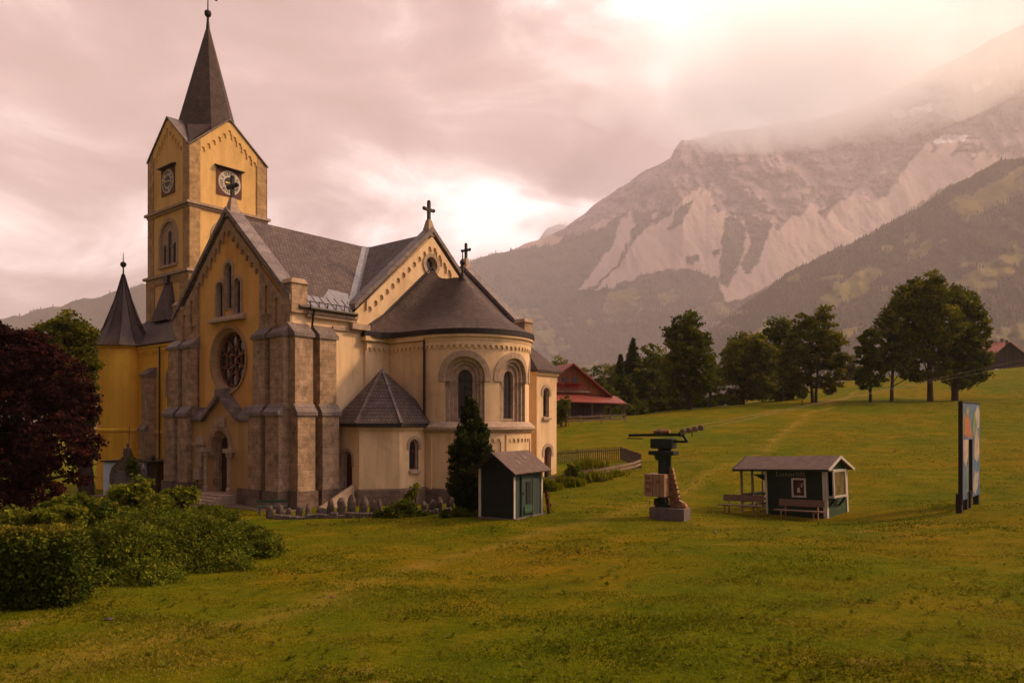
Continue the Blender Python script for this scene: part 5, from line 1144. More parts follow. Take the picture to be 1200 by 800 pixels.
def shrub(label, lobes, n, leaf, mat, seed, base, group=None, name='shrub', shell=.55, clump=.12, elong=2., up=.35, stems=7):
    g = np.random.default_rng(seed); x, y = base; z = G(x, y)-.05; root = empty(name, (x, y, z), 0, label, 'shrub' if name != 'weed' else 'weed', group)
    L = np.array(lobes, float); L[:, 0] -= x; L[:, 1] -= y; L[:, 2] -= z; C, t = crown_pts(L, n, g, shell, clump)
    gzv = gz(C[:, 0]+x, C[:, 1]+y)-z; ok = C[:, 2] > gzv+.02; C, t = C[ok], t[ok]
    V = leaf_cards(C, leaf, g, elong, ((0, 0, 1), up)); link('foliage', np_mesh('foliage', V, np.arange(len(V)).reshape(-1, 4), t), MT[mat], root)
    if not stems: return root
    mb = MB()
    for i in range(stems*2):
        p = L[g.integers(len(L))]; q = Vector(p[:3])+Vector(g.normal(size=3))*min(p[3:])*.5; q.z = max(q.z, .4); b = Vector((q.x*.75, q.y*.75, 0)); b.z = float(gz(np.array([b.x+x]), np.array([b.y+y]))[0])-z-.03
        limb(mb, b, q, .03, .008, g, 4)
    obj('stem', mb, MT['bark'], root); return root
gs = 'spirea bushes massed below the churchyard'
sh = [((150, 21.5), [(150,650,58,38),(120,660,32,34),(190,640,45,34,1),(160,680,50,22,-1)], 60000, 'largest spirea bush filling the middle of the shrub mass', (px2x(150,21.5),21.5)),
      ((245, 23.5), [(245,640,44,34),(275,645,36,28,1),(215,655,38,30,-1),(260,668,36,16,-1)], 46000, 'spirea bush with reddish tips on the right of the shrub mass', (px2x(245,23.5),23.5)),
      ((300, 25), [(300,636,24,20),(312,642,18,14,-.5),(282,628,22,16,1)], 15000, 'small spirea bush tapering towards the stone posts', (px2x(300,25),25)),
      ((200, 27), [(190,612,44,16),(240,610,40,16,1),(140,612,36,18)], 20000, 'spirea bush at the back of the mass, touching the path', (px2x(200,27),27))]
for i, ((px, Y), lb, n, label, base) in enumerate(sh): shrub(label, PL(Y, *lb), n, .047, 'leaf_shrub', 90+i, base, gs)
shrub('lime green young bush in front of the mossy memorial', PL(29, (150,582,22,14),(165,572,12,14),(138,592,16,12),(182,588,20,12)), 5200, .09, 'leaf_lime', 97, (px2x(155,29),29), clump=.16, shell=.3)
shrub('lime green bush with sparse twigs left of the portal steps', PL(30, (208,583,18,12),(222,578,10,8),(196,590,14,9)), 3600, .085, 'leaf_lime', 98, (px2x(208,30),30), clump=.16, shell=.3)
shrub('pale green bush between hedge and copper beech', PL(20, (30,612,32,14),(70,606,26,14),(5,620,26,14)), 7000, .08, 'leaf_lime', 99, (px2x(35,20),20), clump=.15, shell=.35)
shrub('dark green bush behind the hedge', PL(24, (95,600,30,20),(70,600,24,16),(118,598,16,14),(95,622,32,14)), 14000, .07, 'leaf_shrub', 100, (px2x(95,24),24))
shrub('low weedy bush over the gap in the stone posts', PL(35.2, (470,600,20,9),(452,604,14,7),(488,604,13,7),(476,592,9,6)), 5000, .085, 'leaf_shrub', 101, (px2x(470,35.2),35.2), clump=.2, shell=.3)
shrub('sparse sapling in front of the annex window', PL(37, (482,577,7,6),(477,585,6,5),(486,570,5,4),(481,592,5,4)), 520, .11, 'leaf_lime', 102, (px2x(481,37),37), name='sapling', clump=.28, shell=.2, stems=3)
shrub('small bush leaning on the wooden fence right of the church', PL(46.5, (672,549,8,7),(666,554,6,5),(678,556,6,5)), 1900, .11, 'leaf_lime', 103, (px2x(672,46.5),46.5), clump=.2, shell=.2, stems=3)
shrub('weedy undergrowth at the foot of the dark conifer', PL(33.5, (538,600,10,6),(556,604,12,5),(524,604,8,5)), 3200, .09, 'leaf_shrub', 104, (px2x(540,33.5),33.5), clump=.2, shell=.2)
shrub('slim bush before the barn wall', PL(84, (660,478,7,9),(656,488,6,7),(664,470,4,6)), 1500, .2, 'leaf_shrub', 105, (px2x(660,84),84), clump=.2, shell=.2)
for i, (px, py, Y, s) in enumerate(((345,622,34,12),(385,624,33.6,14),(425,620,34.2,12),(500,614,34.6,9),(360,632,31,10),(640,572,45,9),(668,568,46,11),(700,563,47,11),(725,560,48,9),(690,548,55,12))):
    shrub(('tuft of tall grass %s' % ['beside the leftmost stone posts','below the middle stone posts','under the tallest stone post','in front of the right stone posts','on the bank below the low wall','at the fence end near the church','along the near fence rail','under the middle of the fence','near the fence corner','growing inside the fenced plot'][i]), PL(Y, (px, py, s*1.6, s*.45),(px+s*.8, py+2, s, s*.4)), 2600, .13, 'blade', 110+i, (px2x(px,Y),Y), name='grass_tuft', clump=.3, shell=.1, elong=4.5, up=.75, stems=0)
    root = None
# clipped hedge
g = np.random.default_rng(120)
hx0, hy0, hx1, hy1 = -17.5, 14.2, -9.85, 16.4; dv = Vector((hx1-hx0, hy1-hy0)); Lh = dv.length; u = dv/Lh; nrm = Vector((-u.y, u.x)); W = 1.7; Hh = 1.62
n = 60000; s = g.random(n); side = g.random(n); P = np.zeros((n, 3))
bx = g.random(n)*Lh; by = g.random(n)*W; bz = g.random(n)*Hh; f = side < .42; t_ = (side >= .42) & (side < .72); e = (side >= .72) & (side < .86)
by[f] = 0; bz[t_] = Hh; bx[e] = Lh
rn = g.normal(0, .045, (n, 3)); wv = .07*np.sin(bx*2.3+bz*3)+.05*np.sin(bx*6.1+bz*5)
by = by-wv*(f)+rn[:, 1]*2; bz = bz+(.06*np.sin(bx*1.9)+.05*np.sin(bx*4.7+by*3))*t_+rn[:, 2]; bx = bx+wv*e+rn[:, 0]*2
# rounded upper edges
kx = np.clip((bz-(Hh-.3))/.3, 0, 1); by = by+kx**2*.16*(by < .3); bx = bx-kx**2*.16*(bx > Lh-.3)
X = hx0+u.x*bx+nrm.x*by; Yy = hy0+u.y*bx+nrm.y*by; gv = gz(X, Yy); Z = gv+bz*(1)
root = empty('hedge', (hx1, hy1, G(hx1, hy1)), 0, 'dense clipped dark green hedge in the lower left corner', 'hedge')
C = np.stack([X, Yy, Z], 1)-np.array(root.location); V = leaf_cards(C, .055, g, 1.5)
tn = np.clip(.35+.25*kx+.3*t_+g.normal(0, .16, n), 0, 1); link('foliage', np_mesh('foliage', V, np.arange(len(V)).reshape(-1, 4), tn), MT['leaf_hedge'], root)  # lighter tints on top and rounded edges paint the hedge's highlights
core = MB(); a = Vector((hx0, hy0, 0)); b = Vector((hx1, hy1, 0)); n3 = Vector((nrm.x, nrm.y, 0)); u3 = Vector((u.x, u.y, 0)); o3 = Vector(root.location)
q = [a+n3*.14, b+n3*.14-u3*.14, b+n3*(W-.14)-u3*.14, a+n3*(W-.14)]
core.hull8([Vector((p.x, p.y, G(p.x, p.y)-.1))-o3 for p in q], [Vector((p.x, p.y, G(p.x, p.y)+Hh-.14))-o3 for p in q])
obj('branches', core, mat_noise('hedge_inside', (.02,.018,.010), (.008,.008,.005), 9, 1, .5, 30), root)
# ------------------------------------------------------------------ small things
MT['green'] = mat_wood('shaded_green_boards', (.014,.030,.018), .6, .14, True)  # shade on the hut's front wall is put into this darker green
MT['green_l'] = mat_wood('green_painted_boards', (.045,.10,.055), .6, .14, True)  # lighter green paints the hut's end wall as its sunlit side
MT['shed_green'] = mat_wood('weathered_green_boards', (.05,.085,.07), .65, .11, False, .5)
MT['shed_dark'] = mat_wood('dark_shaded_boards', (.016,.020,.016), .75, .13, True)  # shade on the shed's gable end is put into these near-black boards
MT['felt'] = mat_noise('brown_roofing_felt', (.17,.11,.092), (.10,.068,.058), 3.5, .9, .5, 26)
MT['benchwood'] = mat_wood('worn_bench_wood', (.21,.125,.09), .8, .09, True)
MT['railwood'] = mat_noise('grey_rail_wood', (.34,.24,.18), (.20,.14,.10), 6, .85, .3, 30)
MT['fieldstone'] = mat_noise('rough_fieldstone', (.19,.14,.115), (.075,.055,.045), 5, .95, .9, 14)
MT['concrete'] = mat_noise('concrete_base', (.20,.16,.14), (.12,.095,.085), 4, .9, .4, 22)
MT['rust'] = mat_noise('rusty_steel', (.46,.25,.12), (.17,.085,.045), 6, .85, .4, 22)
MT['dgreen'] = mat_noise('dark_green_machine_paint', (.018,.030,.024), (.01,.016,.013), 4, .5, .2, 22)
def boxpart(name, b, mat, root, bevel=0, **k): return obj(name, MB().box(*b), MT[mat], root, bevel=bevel, **k)
# --- green shed.   local x = along the door wall (to the right and away), y = away to the left
def rotz(vx, vy): return math.atan2(vy, vx)
sx, sy = .07, 31.5; root = empty('shed', (sx, sy, G(sx, sy)-.02), rotz(.52, .85), 'small green wooden shed with a brown felt roof and white corner boards', 'shed')
Ls, Ws, Hs, Hr_ = 2.45, 1.75, 2.17, 2.82
mb = MB(); mb.quad((0,0,.05),(Ls,0,.05),(Ls,0,Hs),(0,0,Hs)); mb.quad((Ls,0,.05),(Ls,Ws,.05),(Ls,Ws,Hs),(Ls,0,Hs)); mb.quad((Ls,Ws,.05),(0,Ws,.05),(0,Ws,Hs),(Ls,Ws,Hs)); mb.add([(Ls,0,Hs),(Ls,Ws,Hs),(Ls,Ws/2,Hr_)], [(0,1,2)])
obj('wall', mb, MT['shed_green'], root)
mb = MB().add([(0,0,.05),(0,Ws,.05),(0,Ws,Hs),(0,Ws/2,Hr_),(0,0,Hs)], [(0,4,3,2,1)]); obj('gable_wall', mb, MT['shed_dark'], root)
mb = MB()
for sg, y0 in ((0, -.32), (1, Ws+.32)):
    ze = Hs-(.32)*(Hr_-Hs)/(Ws/2); q = [(-.42, Ws/2, Hr_+.05), (Ls+.35, Ws/2, Hr_+.05), (Ls+.35, y0, ze+.05), (-.42, y0, ze+.05)]; slab(mb, q, .07)
rf = obj('roof', mb, MT['felt'], root)
for x_, y_ in ((.62, .12), (1.55, .38)): mb = MB(); zz_ = Hs+.05+y_*(Hr_-Hs)/(Ws/2); s_ = (Hr_-Hs)/(Ws/2); mb.hull8([(x_,y_,zz_),(x_+.3,y_,zz_),(x_+.3,y_+.2,zz_+.2*s_),(x_,y_+.2,zz_+.2*s_)], [(x_,y_,zz_+.02),(x_+.3,y_,zz_+.02),(x_+.3,y_+.2,zz_+.2*s_+.02),(x_,y_+.2,zz_+.2*s_+.02)]); obj('roof_patch', mb, MT['concrete'], rf)
mb = MB(); zf = Hs-.29
for y0, y1 in ((Ws/2, -.33), (Ws/2, Ws+.33)): mb.bar((-.43, y0, Hr_-.02), (-.43, y1, Hs-.33*(Hr_-Hs)/(Ws/2)-.02), .035, .13)
obj('barge_board', mb, MT['shed_dark'], root)
for b in ((-.03, .09, -.035, -.002, 0, Hs-.1), (Ls-.09, Ls+.03, -.035, -.002, 0, Hs-.1), (-.035, -.002, Ws-.09, Ws+.03, 0, Hs-.05)): boxpart('corner_board', b, 'white', root, .005)
boxpart('door', (.62, 1.5, -.05, -.003, .18, Hs-.42), 'shed_green', root, .006)
dr = MB(); dr.box(.55, .62, -.07, -.003, .1, Hs-.35); dr.box(1.5, 1.57, -.07, -.003, .1, Hs-.35); dr.box(.55, 1.57, -.07, -.003, Hs-.42, Hs-.35); obj('door_frame', dr, MT['shed_green'], root)
boxpart('door_panel', (.95, 1.32, -.085, -.052, .62, Hs-.62), 'shed_dark', root, .005); boxpart('notice_box', (.75, 1.4, -.11, -.053, .2, .5), 'green_l', root, .01); boxpart('latch', (.66, .72, -.09, -.05, 1.0, 1.14), 'iron', root)
boxpart('floor_slab', (-.05, Ls+.1, -.2, Ws+.05, -.25, .05), 'concrete', root)
lm = MB().lathe([(.06,0),(.09,.05),(.09,.28),(.03,.34)], (Ls+.05, -.2, Hs-.5), 10); lm.bar((Ls+.05, -.2, Hs-.15), (Ls+.05, 0, Hs-.1), .02); obj('wall_lamp', lm, MT['black'], root)
# red boards leaning on the shed
root = empty('leaning_board', (1.62, 33.6, G(1.62, 33.6)-.02), rotz(.52, .85), 'rusty red boards leaning against the right end of the shed', 'boards')
mb = MB(); mb.bar((0, -.05, 0), (.25-.25, .1, 1.05), .14, .03); mb.bar((.22, -.1, 0), (.1, .1, .98), .14, .03); mb.bar((-.1, -.02, .35), (.35, -.02, .4), .02, .1); obj('board', mb, MT['reddoor'], root)
for k in (0,): boxpart('bracket', (-.1, .3, .0, .03, .7, .76), 'reddoor', root)
# --- the ski lift hut
hx, hy = 14.0, 33.0; root = empty('lift_hut', (hx, hy, -4.22), 0, 'dark green lift hut with open porch, brown roof and pale lettering', 'hut')
hut_rot = rotz(.675, -.735)      # local x runs to the right along the front wall, local y goes into the hut
root.rotation_mode = 'XYZ'; root.rotation_euler = (0, R(-2.4), hut_rot)
Lh_, Wh, Hw, Hg = 4.25, 2.15, 2.22, 2.70; e0 = -2.85
MHf = lambda s, z, d: Vector((s, -d, z)); MHe = lambda s, z, d: Vector((d, s, z))
wo = [(-1.5, .98), (-1.5, 1.7), (-.98, 1.7), (-.98, .98)]
mb = MB(); panel(mb, [(e0,-.25),(0,-.25),(0,Hw+.02),(e0,Hw+.02)], [wo], MHf); strip(mb, wo, 0, wo, -.07, MHf); mb.quad((e0,0,-.25),(e0,Wh,-.25),(e0,Wh,Hw),(e0,0,Hw)); mb.quad((e0,Wh,-.25),(0,Wh,-.25),(0,Wh,Hw),(e0,Wh,Hw)); mb.quad((e0,0,Hw),(0,0,Hw),(0,.02,Hw),(e0,.02,Hw))
mb.add([(e0,0,Hw),(e0,Wh,Hw),(e0,Wh/2,Hg)], [(0,1,2)]); obj('wall', mb, MT['green'], root)
bo = [(.18, 1.0), (.18, 2.1), (1.55, 2.1), (1.55, 1.0)]
mb = MB(); panel(mb, [(0,-.25),(Wh,-.25),(Wh,Hw),(Wh/2,Hg),(0,Hw)], [bo], MHe); obj('end_wall', mb, MT['green_l'], root)
mb = MB()
for y0 in (-.2, Wh+.3):
    s_ = (Hg-Hw)/(Wh/2); q = [(-Lh_-.2, Wh/2, Hg+.06), (.25, Wh/2, Hg+.06), (.25, y0, Hw-abs(y0 if y0 < 0 else y0-Wh)*s_+.06), (-Lh_-.2, y0, Hw-abs(y0 if y0 < 0 else y0-Wh)*s_+.06)]; slab(mb, q, .09)
obj('roof', mb, MT['felt'], root)
mb = MB()
for y0, dd in ((-.21, .21), (Wh+.31, .31)): mb.bar((.27, Wh/2, Hg), (.27, y0, Hw-dd*s_), .03, .12)
obj('barge_board', mb, MT['white'], root)
mb = MB()
for y0, dd in ((-.21, .21), (Wh+.31, .31)): mb.bar((-Lh_-.22, Wh/2, Hg), (-Lh_-.22, y0, Hw-dd*s_), .03, .16)
mb.bar((-Lh_-.2, -.17, Hw-.1), (.3, -.17, Hw-.1), .03, .08); obj('fascia_board', mb, MT['green'], root)
for x_, y_ in ((-Lh_+.08, .06), (-Lh_+.08, Wh-.06), (-Lh_+.08, Wh/2)): boxpart('porch_post', (x_-.045, x_+.045, y_-.045, y_+.045, -.2, Hw-.02), 'railwood', root)
for b in ((e0-.04, e0+.05, -.035, -.003, -.2, Hw-.05), (-.13, .03, -.04, -.003, -.2, Hw-.15), (.003, .04, -.04, .14, -.2, Hw-.1), (.003, .04, Wh-.12, Wh+.04, -.2, Hw-.1)): boxpart('corner_board', b, 'white', root)
# window in the front wall
def frame_(nm, M, x0, x1, z0, z1, w, d0, d1, mat, parent):
    mb = MB()
    for a, b, c, d in ((x0-w, x1+w, z1, z1+w), (x0-w, x1+w, z0-w, z0), (x0-w, x0, z0, z1), (x1, x1+w, z0, z1)): mb.prism([(a, c), (b, c), (b, d), (a, d)], M, d0, d1)
    return obj(nm, mb, MT[mat], parent)
wf = frame_('window', MHf, -1.5, -.98, .98, 1.7, .075, .003, .05, 'white', root)
mb = MB(); fill(mb, wo, -.06, MHf); obj('pane', mb, mat_glass('hut_glass', (.06,.022,.02), .2), wf)
mb = MB(); mb.prism([(-1.36, 1.12), (-1.2, 1.12), (-1.24, 1.34), (-1.33, 1.34)], MHf, -.055, -.045); mb.prism([(-1.17, 1.36), (-1.12, 1.36), (-1.10, 1.56), (-1.15, 1.5)], MHf, -.055, -.045); obj('window_ornament', mb, MT['white'], wf)
# bay window at the right end
bw_ = frame_('bay_window', MHe, .18, 1.3, 1.0, 2.05, .08, .26, .33, 'white', root)
mb = MB(); mb.hull8([(.003,.1,.9),(.33,.1,.9),(.33,1.38,.9),(.003,1.38,.9)], [(.003,.1,.97),(.33,.1,.97),(.33,1.38,.97),(.003,1.38,.97)]); mb.box(.003,.33,.1,1.38,2.08,2.14); mb.box(.003,.06,.1,.16,.97,2.08); mb.box(.003,.06,1.32,1.38,.97,2.08); obj('bay_box', mb, MT['white'], bw_)
mb = MB(); mb.quad((.29,.18,1.0),(.29,1.3,1.0),(.29,1.3,2.05),(.29,.18,2.05)); obj('pane', mb, mat_glass('bay_glass', (.14,.11,.05), .15), bw_)
mb = MB(); mb.box(.12,.2,.5,.62,.98,1.3); mb.lathe([(.05,0),(.03,.2),(.06,.3),(.0,.36)], (.16, .85, .98), 8); obj('window_figure', mb, MT['white'], bw_)
for y_ in (.2, 1.25): mb = MB().bar((.02, y_, .5), (.3, y_, .88), .05, .09); obj('bay_bracket', mb, MT['green'], root)
f_ = MB().box(-Lh_, .1, -.05, Wh+.05, -.32, -.02); obj('floor', f_, MT['railwood'], root)
mb = MB()
for z_ in (.38, .62, .86): mb.box(-Lh_+.03, -Lh_+.07, .08, Wh-.08, z_-.06, z_+.05); mb.box(-Lh_+.1, e0-.05, Wh-.08, Wh-.04, z_-.06, z_+.05)
mb.box(-Lh_+.02, -Lh_+.13, .05, Wh-.05, .93, .99); mb.box(-3.8, -3.7, Wh-.1, Wh-.02, 0, .95); obj('porch_railing', mb, MT['green'], root)
mb = MB()
for i in range(6): mb.prism([(e0-.62+.1*i, Hw-.28-.0), (e0-.5+.1*i, Hw-.28), (e0-.5+.1*i, Hw-.34-.05*i), (e0-.62+.1*i, Hw-.34-.05*i)], MHf, -.06, -.02)
obj('carved_bracket', mb, MT['green'], root)
cu = bpy.data.curves.new('lettering', 'FONT'); cu.body = 'Listorlift'; cu.size = .36; cu.extrude = .006; cu.shear = .12; cu.space_character = 1.12
to = bpy.data.objects.new('lettering_tmp', cu); COL.objects.link(to); bpy.context.view_layer.update()
me = bpy.data.meshes.new_from_object(to.evaluated_get(bpy.context.evaluated_depsgraph_get())); bpy.data.objects.remove(to)
lt = link('lettering', me, mat_noise('faded_letter_paint', (.42,.38,.30), (.16,.14,.11), 14, .8, 0, 30), root); lt.rotation_euler = (R(90), 0, 0); lt.location = (-2.35, -.014, 1.86); lt.scale = (1.0, .82, 1)
# benches in front of the hut
def bench(label, lx, ly, rot=0., first=True):
    root = empty('bench', (0, 0, 0), 0, label, 'bench', 'benches in front of the lift hut')
    for y0 in (-.42, -.28, -.14): boxpart('seat_plank', (-1.1, 1.1, y0, y0+.125, .43, .47), 'benchwood', root)
    mb = MB(); mb.hull8([(-1.05,.03,.62),(1.05,.03,.62),(1.05,.06,.62),(-1.05,.06,.62)], [(-1.05,.07,.92),(1.05,.07,.92),(1.05,.10,.92),(-1.05,.10,.92)]); obj('backrest', mb, MT['benchwood'], root)
    for x_ in (-.75, .75):
        mb = MB(); mb.bar((x_, -.38, 0), (x_, -.35, .43), .06, .05); mb.bar((x_, .02, -.02), (x_, .1, .9), .06, .04); mb.bar((x_, -.42, .41), (x_, .04, .41), .05, .05); obj('leg', mb, MT['rust'], root)
    return root
def to_world(lx, ly):
    c, s = math.cos(hut_rot), math.sin(hut_rot); return hx+lx*c-ly*s, hy+lx*s+ly*c
for lx, lb in ((-3.6, 'worn wooden bench in front of the open porch'), (-.75, 'worn wooden bench below the hut window')):
    b = bench(lb, 0, 0); wx, wy = to_world(lx, -.9); b.location = (wx, wy, G(wx, wy)); b.rotation_euler = (0, R(-2.0), hut_rot)
# --- lift pylon
lx, ly = 6.55, 31.8; root = empty('lift_pylon', (lx, ly, G(lx, ly)), R(-33), 'dark drag lift pylon on a concrete block with a painted crate', 'lift pylon')
boxpart('concrete_base', (-.55, 1.0, -.42, .42, -.3, .5), 'concrete', root, .03)
mb = MB(); mb.box(-.36, .22, -.24, .24, .5, .62); mb.lathe([(.2,.6),(.24,.7),(.2,.85),(.2,1.0)], (-.06, 0, 0), 12); mb.box(-.42,-.2,-.2,.2,.6,.85); obj('motor', mb, MT['dgreen'], root)
mb = MB(); mb.lathe([(.20,.9),(.20,3.0)], (-.1, 0, 0), 16); mb.bar((.16, 0, .9), (.16, 0, 3.25), .12, .22); mb.bar((-.1,.0,.6),(-.1,0,1.), .3,.3); obj('column', mb, MT['dgreen'], root, smooth=True)
cr = obj('crate', MB().box(-.68, .22, -.62, .34, .98, 1.92), MT['tracery'] if False else mat_wood('crate_boards', (.52,.30,.18), .75, .31, False, .55), root)
mb = MB()
for x0, x1, z0, z1 in ((-.62, -.42, 1.7, 1.82), (-.6, -.35, 1.45, 1.6), (-.6, -.38, 1.15, 1.35), (-.15, -.0, 1.55, 1.68)): mb.box(x0, x1, -.626, -.62, z0, z1)
for y0, y1, z0, z1 in ((-.5, -.2, 1.5, 1.75), (-.1, .1, 1.2, 1.5)): mb.box(.22, .226, y0, y1, z0, z1)
cm_ = obj('crate_marking', mb, mat_noise('dark_crate_marks', (.13,.06,.035), (.3,.15,.08), 16, .8, 0, 30), cr)
mb = MB(); pts = [(.25, .55), (.95, .55), (.9, .75), (.7, .8), (.62, 1.1), (.52, 1.5), (.42, 2.0), (.32, 2.2), (.25, 2.2)]
for i in range(8):
    z = .62+i*.19; w_ = .62-i*.062; mb.bar((.24, -.13, z), (.24+w_, -.13, z+.1), .035, .04); mb.bar((.24+w_, -.13, z+.1), (.24, -.13, z+.2), .035, .04)
mb.prism([(.24,.5),(.98,.5),(.9,.72),(.66,.82),(.6,1.2),(.46,1.75),(.36,2.2),(.24,2.2)], lambda s,z,d: Vector((s,d,z)), -.1, .1); mb.tube([(.72,-.2,.66),(.72,.1,.66)],.14,12); mb.tube([(.9,-.16,.58),(.9,.1,.58)],.09,10)
obj('bracket', mb, MT['rust'], root)
mb = MB(); mb.box(-.55, .42, -.3, .3, 3.0, 3.42); mb.box(-.62, .5, -.34, .34, 2.72, 2.9); mb.lathe([(.3,2.5),(.38,2.72)], (-.1,0,0), 16); obj('gearbox', mb, MT['dgreen'], root, bevel=.02)
ox = -.42; mb = MB(); mb.bar((-1.15+ox, -.22, 3.55), (1.2+ox, -.22, 3.6), .09, .12); mb.bar((-1.15+ox, .22, 3.55), (1.2+ox, .22, 3.6), .09, .12)
for x_ in (-1.1, -.5, .2, .75, 1.15): mb.bar((x_+ox, -.22, 3.55), (x_+ox, .22, 3.57), .06, .08)
mb.bar((-1.2+ox, -.25, 3.42), (-.5+ox, -.25, 3.42), .04, .05); mb.bar((.2, 0, 3.3), (1.0, 0, 3.3), .1, .1); mb.bar((1.0, 0, 3.3), (.8, 0, 3.6), .1, .1); obj('crossbeam', mb, MT['dgreen'], root)
mb = MB(); mb.tube([(-.45,-.1,3.72),(.25,-.1,3.72)], .09, 10); mb.tube([(-.3,.1,3.78),(.15,.1,3.78)], .07, 10); mb.box(-.4,.2,-.15,.15,3.62,3.7); obj('sheave_housing', mb, MT['rust'], root)
mb = MB(); mb.bar((.6, 0, 3.66), (1.7, 0, 3.9), .05, .06); mb.bar((1.2,0,3.5),(1.2,0,3.76),.03,.03); obj('roller_beam', mb, MT['dgreen'], root)
for i in range(4):
    x_ = .84+.26*i; z_ = 3.72+.055*i; mb = MB(); mb.tube([(x_, -.2, z_), (x_, -.16, z_), (x_, -.10, z_), (x_, -.05, z_)], [.12, .08, .08, .12], 14); mb.tube([(x_, -.24, z_), (x_, .02, z_)], .03, 8); ro = obj('roller', mb, MT['railwood'], root); obj('hub', MB().tube([(x_, -.215, z_), (x_, -.203, z_)], .055, 10), MT['black'], ro)
# ropes of the drag lift running up to the top of the meadow
for nm, a, b, lb in ((0, at(818, 503, 31), at(1290, 398, 330), 'lower thin grey lift rope crossing in front of the maples'), (1, at(800, 501, 31.5), at(1290, 404, 330), 'upper thin grey lift rope crossing in front of the maples')):
    mb = MB(); n_ = 30; pts = [a.lerp(b, i/n_)-Vector((0, 0, (0.8 if nm else .5)*4*(i/n_)*(1-i/n_))) for i in range(n_+1)]; mb.tube(pts, .007, 5)
    tag(obj('lift_rope', mb, MT['railwood']), lb, 'rope', 'ropes of the drag lift')
# --- painted H shaped board
bx0, by0 = 18.8, 31.; bz0 = G(18.8, 31.); L_ = 3.75; root = empty('painted_board', (bx0, by0, bz0), rotz(2.5, 2.8), 'tall blue board painted with an orange flower and cut out middle', 'board')
Zb, Zt = .52, 4.6; out = [(0, Zb), (1.25, Zb), (1.25, 3.05), (2.0, 3.05), (2.0, Zb), (L_, Zb), (L_, Zt), (0, Zt)]
MBd = lambda s, z, d: Vector((s, -d, z))
MT['bblue'] = mat_noise('board_blue', (.10,.20,.33), (.05,.10,.18), 1.6, .6, .1, 20); MT['bdark'] = mat_noise('board_edge_dark', (.035,.022,.022), None, 4, .7, .2, 20)
mb = MB().prism(out, MBd, -.1, 0); obj('panel', mb, MT['bblue'], root)
mb = MB(); mb.bar((-.04, .05, .35), (-.04, .05, Zt+.03), .16, .1); obj('edge_frame', mb, MT['bdark'], root); mb = MB().bar((-.1, .05, Zt+.035), (L_+.04, .05, Zt+.035), .14, .05); obj('edge_frame', mb, MT['bdark'], root); mb = MB().bar((2.0-.035, .04, Zb), (2.0-.035, .04, 3.05), .13, .06); obj('edge_frame', mb, MT['bdark'], root)
def blob(nm, pts, col, i): obj(nm, MB().prism(pts, MBd, .0, .004+.003*i), mat_noise('paint_'+nm, col, dull(col, .6), 3, .7, .05, 20), root)
blob('painted_flower', [(.35,3.3),(.5,3.85),(.4,4.1),(.75,4.0),(1.0,4.45),(1.25,4.0),(1.6,3.95),(1.75,3.5),(2.1,3.2),(1.4,3.1),(.9,3.15)], (.50,.17,.06), 1)
blob('painted_leaf', [(.15,3.1),(.3,3.2),(.45,4.0),(.3,4.35),(.12,3.9)], (.22,.30,.06), 1); blob('painted_leaf', [(.8,4.2),(1.05,4.55),(1.4,4.3),(1.15,4.05)], (.35,.38,.09), 2)
blob('painted_leaf', [(2.1,3.4),(2.4,4.35),(2.9,4.0),(2.6,3.5),(2.4,3.0)], (.22,.32,.07), 1); blob('painted_cloud', [(2.7,4.2),(3.2,4.55),(3.6,4.3),(3.6,3.6),(3.1,3.5)], (.55,.48,.40), 1)
blob('painted_petal', [(2.5,2.8),(2.9,3.6),(3.5,3.0),(3.6,2.4),(3.1,2.0),(2.5,2.2)], (.58,.45,.32), 1); blob('painted_petal', [(.2,3.05),(1.2,3.05),(1.15,2.3),(.7,1.9),(.25,2.2)], (.55,.45,.36), 1)
blob('painted_stem', [(.75,1.9),(.95,2.0),(1.0,1.2),(.9,.7),(.8,.72),(.86,1.3)], (.28,.36,.08), 2); blob('painted_petal', [(2.2,.8),(2.5,1.7),(2.9,1.5),(3.5,1.6),(3.2,.9),(2.7,.6)], (.5,.42,.36), 1); blob('painted_stem', [(2.95,2.5),(3.1,3.4),(3.25,3.4),(3.1,2.5)], (.55,.36,.08), 2)
for x_ in (-.12, 1.0, 1.75, L_-.3): mb = MB().box(x_, x_+.28, .0, .22, -.35, .8 if x_ < 3 else .55); mb2 = obj('post', mb, MT['bdark'], root, bevel=.01)
# --- stones along the churchyard edge
gst = 'weathered stone posts along the churchyard edge'
def stone(px, py, w, h, seed, label):
    Y = 36.1; x = px2x(px, Y); z = G(x, Y); g = np.random.default_rng(seed); k = Y/F; W_, H_ = w*k*1.1, h*k*1.3
    mb = MB(); rings = []
    for i in range(7):
        t = i/6; r = W_/2*(1.0 if t < .55 else math.sqrt(max(0.02, 1-((t-.55)/.5)**2)))
        rings.append([( r*math.cos(a)*(1+.12*g.normal()*.6), r*.7*math.sin(a)*(1+.12*g.normal()*.6), -.12+(H_+.12)*t+.02*g.normal()*(i > 0)) for a in [j*math.pi/5 for j in range(10)]])
    mb.v = [p for r in rings for p in r]; mb.f = [(i*10+j, i*10+(j+1) % 10, (i+1)*10+(j+1) % 10, (i+1)*10+j) for i in range(6) for j in range(10)]+[tuple(60+j for j in range(10))]
    o = obj('stone_post', mb, MT['fieldstone'], smooth=False, loc=(x, Y, z+.13)); o.rotation_euler = (g.normal()*.05, g.normal()*.06, g.random()*.5); tag(o, label, 'stone post', gst)
